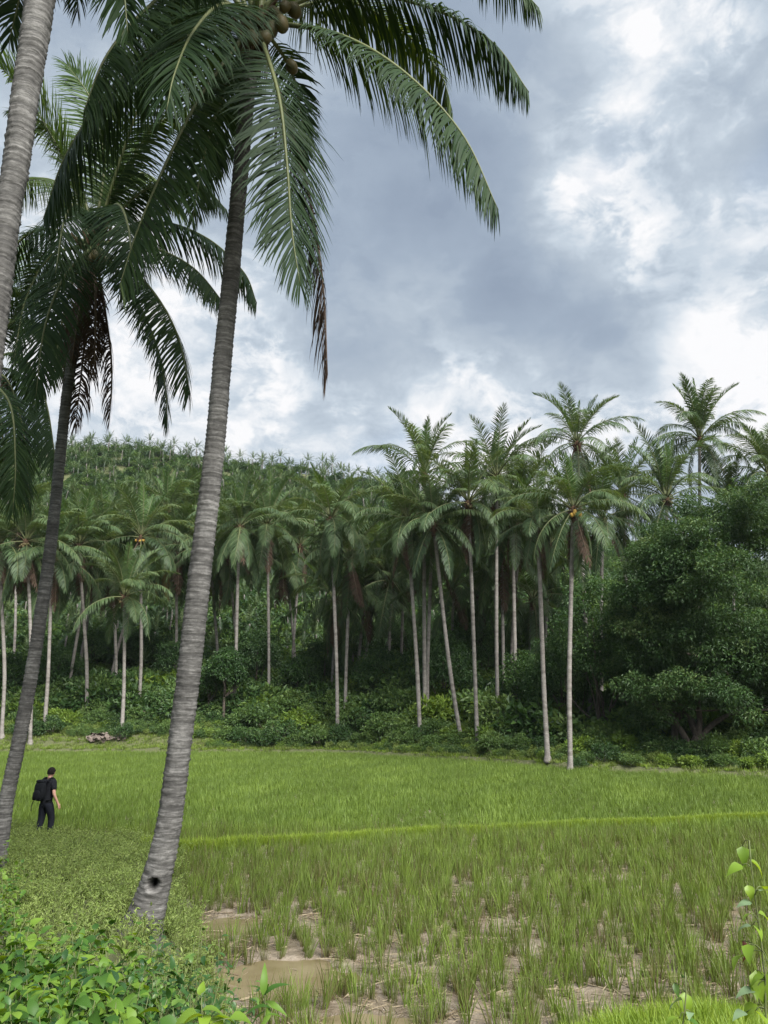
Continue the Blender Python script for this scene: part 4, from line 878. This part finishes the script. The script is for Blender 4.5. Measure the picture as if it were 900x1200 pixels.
# ------------------------------------------------------------------ foreground plants with single leaves
def leaf_mesh(name, mat, asp=.62, seg=6, curl=.5, fold=.28, heart=.0, tint=.5):
    t = np.linspace(0, 1, seg + 1); w = asp * .5 * np.sin(np.pi * t ** (.62 if not heart else .48)) ** .9; w[-1] = 0; w[0] = .015 + heart * .1
    x = t - .12 * curl * t * t; z = -curl * .35 * t ** 2 + .08 * np.sin(t * 3.1); g = G()
    V = []
    for i in range(seg + 1): V += [[x[i], -w[i], z[i] + w[i] * fold], [x[i], 0, z[i]], [x[i], w[i], z[i] + w[i] * fold]]
    b = 3 * np.arange(seg)[:, None]; g.add(V, np.concatenate([b + [[0, 1, 4, 3]], b + [[1, 2, 5, 4]]]), 0, tint, True); return g.mesh(name, mat)
LB = [leaf_mesh('leaf', M['bush'], a, 5, c, f, h, t) for a, c, f, h, t in ((.62, .5, .3, 0, .4), (.72, .8, .25, .3, .55), (.55, .3, .35, 0, .7), (.66, 1.1, .2, .2, .5), (.6, .6, .3, 0, .95))]
LD = [leaf_mesh('leaf', M['bush_dark'], a, 5, c, f, 0, t) for a, c, f, t in ((.46, .5, .3, .4), (.5, .9, .25, .6), (.42, .2, .35, .3), (.5, .6, .3, .95))]
LS = [leaf_mesh('leaf', M['sprig'], .56, 6, .6, .25, .1, .5), leaf_mesh('leaf', M['sprig'], .6, 6, .9, .3, 0, .8)]
LP = leaf_mesh('leaf', M['sprig_pale'], .62, 6, .5, .2, .1); LR = leaf_mesh('leaf', M['red_leaf'], .5, 6, 1.0, .3); LL = leaf_mesh('leaf', M['bush'], .24, 7, .8, .3, 0, .45)
def bush(x, y, h, w, nst, nleaf, size, leaves, label, group, seed, stem='stem'):
    r = np.random.default_rng(seed); z0 = gz(x, y) - .03; root = empty('leafy_bush', (x, y, z0), label, 'bush', group); g = G()
    for s in range(nst):
        a = s * 2.4 + r.uniform(0, 1); rad = w * math.sqrt((s + .5) / nst) * r.uniform(.8, 1.1); hh = h * r.uniform(.72, 1.12) * (1 - .25 * (rad / w) ** 2)
        e = np.array([math.cos(a) * rad, math.sin(a) * rad, hh]); q = resample([[e[0] * .15, e[1] * .15, 0], e * [.6, .6, .55], e], 10); tube(g, q, np.linspace(.006, .002, 10), 4)
        nl = max(3, nleaf // nst)
        for i in range(nl):
            t = 1 - .75 * (i / nl) ** 1.1; k = t * 9; p = q[int(k)] + (q[min(9, int(k) + 1)] - q[int(k)]) * (k % 1)
            az = i * 2.4 + r.normal(0, .4) + s; pitch = r.normal(.12, .32) if i > 1 else r.normal(-.5, .3)
            link('leaf', leaves[r.integers(len(leaves))], root, p + r.normal(0, .012, 3), (r.normal(0, .3), pitch, az), float(size * r.uniform(.45, 1.35) * (.7 if i < 2 else 1)))
    link('stem', g.mesh('stem', M[stem]), root)
def bush_px(px, ytop, Y, w, nst, nleaf, size, leaves, label, group, seed):
    p = pixY(px, ytop, Y); bush(p[0], Y, max(.25, p[2] - gz(p[0], Y)), w, nst, nleaf, size, leaves, label, group, seed)
BG = 'leafy bushes on the brow of the near bank'
lab1 = 'bright green broad-leaved bush in the thicket below the brown-skirted palm'; lab2 = 'dark glossy bush with narrow leaves at the foot of the leaning palm with the hole'
for i, (px, yt, Y, w) in enumerate([(-10, 1062, 6.6, .55), (35, 1066, 6.2, .5), (75, 1088, 6.4, .45), (110, 1085, 5.9, .45), (15, 1098, 5.4, .5), (60, 1112, 5.2, .5), (105, 1118, 5.2, .45), (145, 1112, 5.6, .42), (-5, 1140, 4.6, .45), (45, 1150, 4.5, .42), (95, 1158, 4.5, .42), (150, 1150, 4.7, .40), (20, 1182, 4.0, .4), (80, 1186, 4.0, .4), (135, 1184, 4.1, .36)]):
    bush_px(px, yt, Y, w, 13, 175, .112, LB * 2 + LD[:3] + LS[:1], lab1, BG, 800 + i)
for i, (px, yt, Y, w) in enumerate([(180, 1092, 6.8, .42), (215, 1088, 7.1, .42), (250, 1118, 6.4, .38), (185, 1132, 5.7, .36), (225, 1136, 5.6, .36), (262, 1146, 5.8, .26), (200, 1168, 5.0, .34), (170, 1120, 6.0, .3)]):
    bush_px(px, yt, Y, w * 1.2, 18, 230, .085, LD, lab2, BG, 830 + i)
bush_px(232, 1058, 7.6, .14, 3, 26, .07, LD, 'tall thin sprig standing above the dark glossy bushes by the leaning palm', BG, 850)
for i, (px, yt, Y) in enumerate([(3, 985, 10.5), (12, 1012, 9.6), (-6, 1030, 8.8), (10, 1046, 8.)]):
    bush_px(px, yt, Y, .35, 8, 90, .085, LB, 'leafy bush crowding the foot of the curved palm trunk', BG, 860 + i)

def sprig(name, Y, stem_px, leaves, label, seed, group=None, stemr=.006, grow=1.):
    """plant whose leaves are set one by one: (pixel x, y, size m, kind, azimuth deg, pitch deg)"""
    r = np.random.default_rng(seed); S = np.array([pixY(x, y, Y) for x, y in stem_px]); b = S[0] + (S[0] - S[1]) * .0; B = np.array([b[0], Y, gz(b[0], Y) - .03])
    root = empty(name, B, label, 'plant', group); g = G(); q = resample(np.vstack([B, S]), 16) - B; tube(g, q, np.linspace(stemr, .002, 16), 5)
    for (x, y, s, kd, az, pt) in leaves:
        p = pixY(x, y, Y) + [0, r.normal(0, .03), 0] - B; a = R(az); j = int(np.argmin(np.linalg.norm(q - p, axis=1)))
        c0 = p - np.array([math.cos(a), math.sin(a), 0]) * s * .5; tube(g, resample([q[j], (q[j] + c0) / 2 + [0, 0, .01], c0], 5), .0016, 3)
        me = {'y': LS[r.integers(2)], 'p': LP, 'r': LR, 'l': LL, 'g': LB[4], 'd': LD[0]}[kd]
        link('leaf', me, root, c0, (r.normal(0, .35), R(pt), a), float(s * grow))
    link('stem', g.mesh('stem', M['stem']), root); return root
lv = [(872, 994, .056, 'y', -110, 70), (887, 997, .05, 'p', 60, 30), (862, 1015, .056, 'y', 190, 20), (895, 1011, .06, 'y', -20, 40), (878, 1038, .042, 'y', -90, 60), (889, 1040, .046, 'p', 20, 5), (873, 1058, .045, 'p', 170, 10), (868, 1067, .04, 'y', 200, 20), (875, 1086, .045, 'p', 150, 20), (897, 1070, .05, 'y', 10, 30), (888, 1085, .045, 'y', -60, 40),
      (873, 1107, .055, 'y', -120, 45), (885, 1110, .058, 'r', -70, 75), (867, 1123, .06, 'y', 200, 15), (891, 1140, .085, 'y', -90, 60), (876, 1162, .06, 'p', 180, 10), (886, 1156, .05, 'y', -110, 30), (896, 1158, .06, 'p', -10, 10), (880, 1180, .06, 'y', 170, 35), (892, 1185, .07, 'y', -60, 40), (900, 1120, .06, 'y', 0, 20), (902, 1040, .05, 'y', 10, 30), (870, 1190, .05, 'p', 200, 10), (882, 1140, .05, 'y', 170, 30)]
sprig('young_shrub', 2.9, [(900, 1230), (897, 1150), (889, 1080), (882, 1030), (878, 985)], lv, 'thin young shrub with sparse yellow green leaves and one red-brown leaf', 871, grow=1.3)
sprig('young_shrub', 2.9, [(800, 1240), (802, 1190), (804, 1165), (803, 1140)], [(809, 1172, .065, 'y', -100, 65), (795, 1177, .06, 'p', 200, 15), (787, 1194, .055, 'y', 190, 10), (800, 1160, .04, 'd', -80, 60), (805, 1147, .04, 'd', 80, 10), (812, 1195, .05, 'g', -30, 20), (806, 1186, .035, 'p', -120, 10)], 'short sprig with a dark bud and few leaves above the bright grass', 872, grow=1.2)
sprig('seedling', 3.3, [(309, 1240), (310, 1200), (310, 1178)], [(310, 1162, .12, 'l', 90, -75), (297, 1170, .10, 'l', 165, -35), (326, 1166, .11, 'l', 10, -30), (303, 1180, .11, 'l', 200, -10), (322, 1182, .12, 'l', -20, 5), (312, 1186, .12, 'l', -90, 20), (330, 1182, .11, 'l', 20, 10), (298, 1192, .11, 'l', 215, 20), (316, 1168, .09, 'l', -60, -60)], 'seedling with a rosette of narrow pointed leaves on the brow of the bank', 873)
sprig('seedling', 3.2, [(238, 1240), (237, 1200), (236, 1168)], [(234, 1168, .055, 'y', 100, -70), (241, 1170, .05, 'p', 30, -50), (222, 1190, .11, 'y', 195, 10), (250, 1186, .10, 'g', 10, 5), (268, 1194, .12, 'y', 0, 15), (240, 1192, .09, 'y', -80, 20), (212, 1198, .10, 'g', 180, 10), (255, 1199, .10, 'y', -40, 25), (285, 1192, .10, 'g', 15, 10)], 'seedling with broad yellow green leaves beside the dark glossy bushes', 874)

# ------------------------------------------------------------------ heap of husks
pb = pixY(119, 866, 65.4); heap = empty('husk_heap', (pb[0], 65.4, gz(pb[0], 65.4) + .05), 'low heap of dry pinkish grey husks and fronds on the grass', 'heap')
heap.scale = (1.7, 1.2, 1.5); hm = plain_mat('dry_husk', (.085, .066, .055), (.19, .155, .135), .9, 7, .4); r = np.random.default_rng(5)
def husk_mesh(k):
    g = G(); s = np.linspace(0, 1, 6); a = np.linspace(-1.2, 1.2, 5); V = [[(t - .5) * .34, math.sin(q) * .11 * math.sin(math.pi * (.12 + .76 * t)), .09 * math.cos(q) * math.sin(math.pi * (.12 + .76 * t)) + .02 * k] for t in s for q in a]
    i = np.arange(5)[:, None] * 5; j = np.arange(4)[None, :]; g.add(V, np.stack([i + j, i + j + 1, i + 6 + j, i + 5 + j], -1).reshape(-1, 4), 0, .5, True); return g.mesh('husk', hm)
hk = [husk_mesh(k) for k in range(3)]
for i in range(70):
    u = r.normal(0, .5); v = r.normal(0, .25); link('husk', hk[i % 3], heap, (u * 1.1, v, max(.02, .42 - .35 * abs(u) - .5 * abs(v)) * r.uniform(.3, 1)), (r.uniform(-1, 1), r.uniform(-1, 1), r.uniform(0, 6.28)), float(r.uniform(.8, 1.3)))

# ------------------------------------------------------------------ the walker
def skin_obj(name, verts, edges, radii, mat, parent, sub=2, root=0):
    me = bpy.data.meshes.new(name); me.from_pydata([tuple(v) for v in verts], edges, []); o = link(name, me, parent)
    o.modifiers.new('skin', 'SKIN')
    for i, q in enumerate(radii): me.skin_vertices[0].data[i].radius = (q, q) if isinstance(q, (int, float)) else q
    me.skin_vertices[0].data[root].use_root = True
    md = o.modifiers.new('smooth', 'SUBSURF'); md.levels = sub; md.render_levels = sub
    o.modifiers['skin'].use_smooth_shade = True
    me.materials.append(mat); return o
def person():
    p = pixY(50, 981, 22.4); x, y = p[0], 22.4; z = gz(x, y) + .02
    root = empty('person', (x, y, z), 'person in black shirt and black trousers walking away along the bank', 'person', rz=R(-22)); root.scale = (1.07,) * 3; bagroot = empty('backpack', (x, y, z), 'large black backpack worn by the walking person', 'backpack', rz=R(-22)); bagroot.scale = (1.07,) * 3
    skin = plain_mat('skin', (.40, .22, .16), (.46, .27, .20), .55, 20, 0); blk = plain_mat('black_cloth', (.010, .011, .014), (.016, .017, .020), .95, 30, .3, .004, .1); trs = plain_mat('dark_trousers', (.010, .011, .016), (.014, .016, .022), .95, 30, .3, .004, .1)
    hairm = plain_mat('dark_hair', (.008, .007, .006), (.014, .011, .010), .9, 60, .6, .004, .1); shoe = plain_mat('shoe_leather', (.015, .014, .013), (.03, .028, .026), .6, 20, 0); bagm = plain_mat('pack_cloth', (.007, .008, .010), (.011, .012, .014), .9, 40, .3, .003, .1)
    J = dict(pel=(0, 0, .94), sp=(0, .01, 1.10), ch=(0, .03, 1.30), nb=(0, .03, 1.46), nk=(0, .05, 1.53), hd=(.005, .08, 1.62), ht=(.005, .07, 1.70), no=(.01, .185, 1.605), el=(-.085, .07, 1.61), er=(.095, .07, 1.61),
             sl=(-.17, .02, 1.41), ell=(-.25, -.02, 1.14), wl=(-.24, .12, .92), sr=(.17, .02, 1.41), elr=(.255, -.03, 1.13), wr=(.315, .07, .90),
             hl=(-.09, 0, .90), kl=(-.115, .02, .50), al=(-.135, -.10, .09), tl=(-.15, .06, .035), hr=(.09, 0, .90), kr=(.105, .13, .52), ar=(.115, .10, .12), trr=(.125, .27, .09))
    V = []; E = []; Rr = []; ix = {}
    def jn(k, rad, pa=None, pos=None):
        ix[k] = len(V); V.append(pos if pos is not None else J[k]); Rr.append(rad)
        if pa: E.append((ix[pa], ix[k]))
    jn('pel', .095); jn('sp', .09, 'pel'); jn('ch', (.115, .09), 'sp'); jn('nb', .07, 'ch'); jn('nk', .052, 'nb'); jn('hd', .085, 'nk'); jn('ht', .08, 'hd'); jn('no', .014, 'hd'); jn('el', .018, 'hd'); jn('er', .018, 'hd')
    for s, sg in (('l', -1), ('r', 1)):
        sh, eb, wr = 's' + s, 'el' + s, 'w' + s
        jn(sh, .06, 'ch'); jn(eb, .043, sh); jn(wr, .028, eb)
        w = np.array(J[wr]); d = w - np.array(J[eb]); d /= np.linalg.norm(d); fw = np.array([0, 1., 0]); fw -= d * d.dot(fw); fw /= np.linalg.norm(fw)
        jn('pm' + s, .030, wr, tuple(w + d * .06))
        for fi, (off, ln) in enumerate(((-.03, .062), (-.01, .078), (.010, .075), (.03, .068))):
            b = w + d * .10 + fw * off; jn('f%s%da' % (s, fi), .0095, 'pm' + s, tuple(b)); m = b + d * ln * .55 + np.array([-sg * .008, 0, 0]); jn('f%s%db' % (s, fi), .009, 'f%s%da' % (s, fi), tuple(m)); jn('f%s%dc' % (s, fi), .007, 'f%s%db' % (s, fi), tuple(m + d * ln * .45 + np.array([-sg * .018, 0, 0])))
        t = w + d * .045 + fw * .035; jn('t%sa' % s, .011, 'pm' + s, tuple(t)); jn('t%sb' % s, .009, 't%sa' % s, tuple(t + d * .045 + fw * .018))
        jn('h' + s, .065, 'pel'); jn('k' + s, .056, 'h' + s); jn('a' + s, .038, 'k' + s); jn({'l': 'tl', 'r': 'trr'}[s], .03, 'a' + s)
    skin_obj('body', V, E, Rr, skin, root)
    def sub(name, chain, mat, lv=2, rootk=0):
        vv, ee, rr, im = [], [], [], {}
        for k, rad, pa, pos in chain:
            im[k] = len(vv); vv.append(pos or J[k]); rr.append(rad)
            if pa: ee.append((im[pa], im[k]))
        return skin_obj(name, vv, ee, rr, mat, root, lv, rootk)
    mid = lambda a, b, t: tuple(np.array(J[a]) * (1 - t) + np.array(J[b]) * t)
    sub('shirt', [('ch', (.178, .140), None, None), ('sp', (.160, .135), 'ch', None), ('pel', (.162, .142), 'sp', None), ('hem', (.165, .145), 'pel', (0, 0, .86)), ('nb', .085, 'ch', None), ('col', .078, 'nb', (0, .04, 1.50)), ('sl', .088, 'ch', None), ('ul', .075, 'sl', mid('sl', 'ell', .75)), ('sr', .088, 'ch', None), ('ur', .075, 'sr', mid('sr', 'elr', .75))], blk)
    sub('trousers', [('pel', .168, None, None), ('wst', .16, 'pel', (0, 0, 1.02)), ('hl', .128, 'pel', None), ('kl', .088, 'hl', None), ('cl', .074, 'kl', mid('kl', 'al', .92)), ('hr', .128, 'pel', None), ('kr', .088, 'hr', None), ('cr', .074, 'kr', mid('kr', 'ar', .92))], trs)
    for a, t in (('al', 'tl'), ('ar', 'trr')): sub('shoe', [(a, (.05, .05), None, None), ('m', (.052, .045), a, mid(a, t, .5)), (t, (.046, .034), 'm', None)], shoe)
    g = G(); nu, nv = 16, 9; HV = []
    for i in range(nv + 1):
        th = math.radians(112) * i / nv
        for j in range(nu):
            ph = 2 * math.pi * j / nu; back = .5 - .5 * math.sin(ph); thj = th * (1.0 if math.sin(ph) < .2 else .72)
            HV.append((.005 + .098 * math.sin(thj) * math.cos(ph), .072 + .112 * math.sin(thj) * math.sin(ph), 1.645 + .128 * math.cos(thj)))
    i = np.arange(nv)[:, None] * nu; j = np.arange(nu)[None, :]; k = (j + 1) % nu
    g.add(HV, np.stack([i + j, i + nu + j, i + nu + k, i + k], -1).reshape(-1, 4), 0, .5, True); link('hair', g.mesh('hair', hairm), root)
    # backpack: rounded pack, pocket, lid, straps
    def pad(name, c, s, par, e=2.7):
        g = G(); nu, nv = 20, 12; PV = []
        f = lambda q: math.copysign(abs(q) ** (2 / e), q)
        for a in range(nv + 1):
            th = -math.pi / 2 + math.pi * a / nv
            for b in range(nu):
                ph = 2 * math.pi * b / nu; PV.append((c[0] + s[0] * f(math.cos(th)) * f(math.cos(ph)), c[1] + s[1] * f(math.cos(th)) * f(math.sin(ph)), c[2] + s[2] * f(math.sin(th))))
        i = np.arange(nv)[:, None] * nu; j = np.arange(nu)[None, :]; k = (j + 1) % nu
        g.add(PV, np.stack([i + j, i + k, i + nu + k, i + nu + j], -1).reshape(-1, 4), 0, .5, True); return link(name, g.mesh(name, bagm), par)
    pad('pack_body', (-.03, -.215, 1.21), (.155, .10, .25), bagroot); pad('front_pocket', (-.03, -.315, 1.11), (.115, .04, .12), bagroot); pad('lid', (-.03, -.215, 1.44), (.12, .085, .045), bagroot); pad('side_pouch', (-.195, -.215, 1.05), (.04, .055, .08), bagroot)
    for sx in (-.11, .10):
        g = G(); tube(g, resample([(sx, -.12, 1.42), (sx, 0, 1.515), (sx * 1.1, .12, 1.44), (sx * 1.25, .155, 1.25), (sx * 1.5, .02, 1.02), (sx * 1.3, -.13, .98)], 20), .022, 6); link('strap', g.mesh('strap', bagm), bagroot)
    g = G(); tube(g, resample([(-.19, -.24, .96), (-.22, -.26, .85), (-.21, -.27, .72)], 8), .010, 5); link('loose_strap', g.mesh('strap', bagm), bagroot)
person()

# ------------------------------------------------------------------ humid air
def haze():
    m, nt, out = new_mat('humid_air'); v = nt.nodes.new('ShaderNodeVolumePrincipled'); v.inputs['Color'].default_value = (.86, .93, 1, 1); v.inputs['Density'].default_value = .00010; v.inputs['Anisotropy'].default_value = .2
    nt.links.new(v.outputs[0], out.inputs['Volume'])
    x0, x1, y0, y1, z0, z1 = -2600, 2600, -80, 3600, -6, 95
    V = [(x, y, z) for z in (z0, z1) for y in (y0, y1) for x in (x0, x1)]
    g = G(); g.add(V, np.array([[0, 2, 3, 1], [4, 5, 7, 6], [0, 1, 5, 4], [2, 6, 7, 3], [0, 4, 6, 2], [1, 3, 7, 5]])); o = link('haze', g.mesh('haze', m)); o['kind'] = 'stuff'; tag(o, 'thin humid haze over the whole valley', 'haze')
haze()
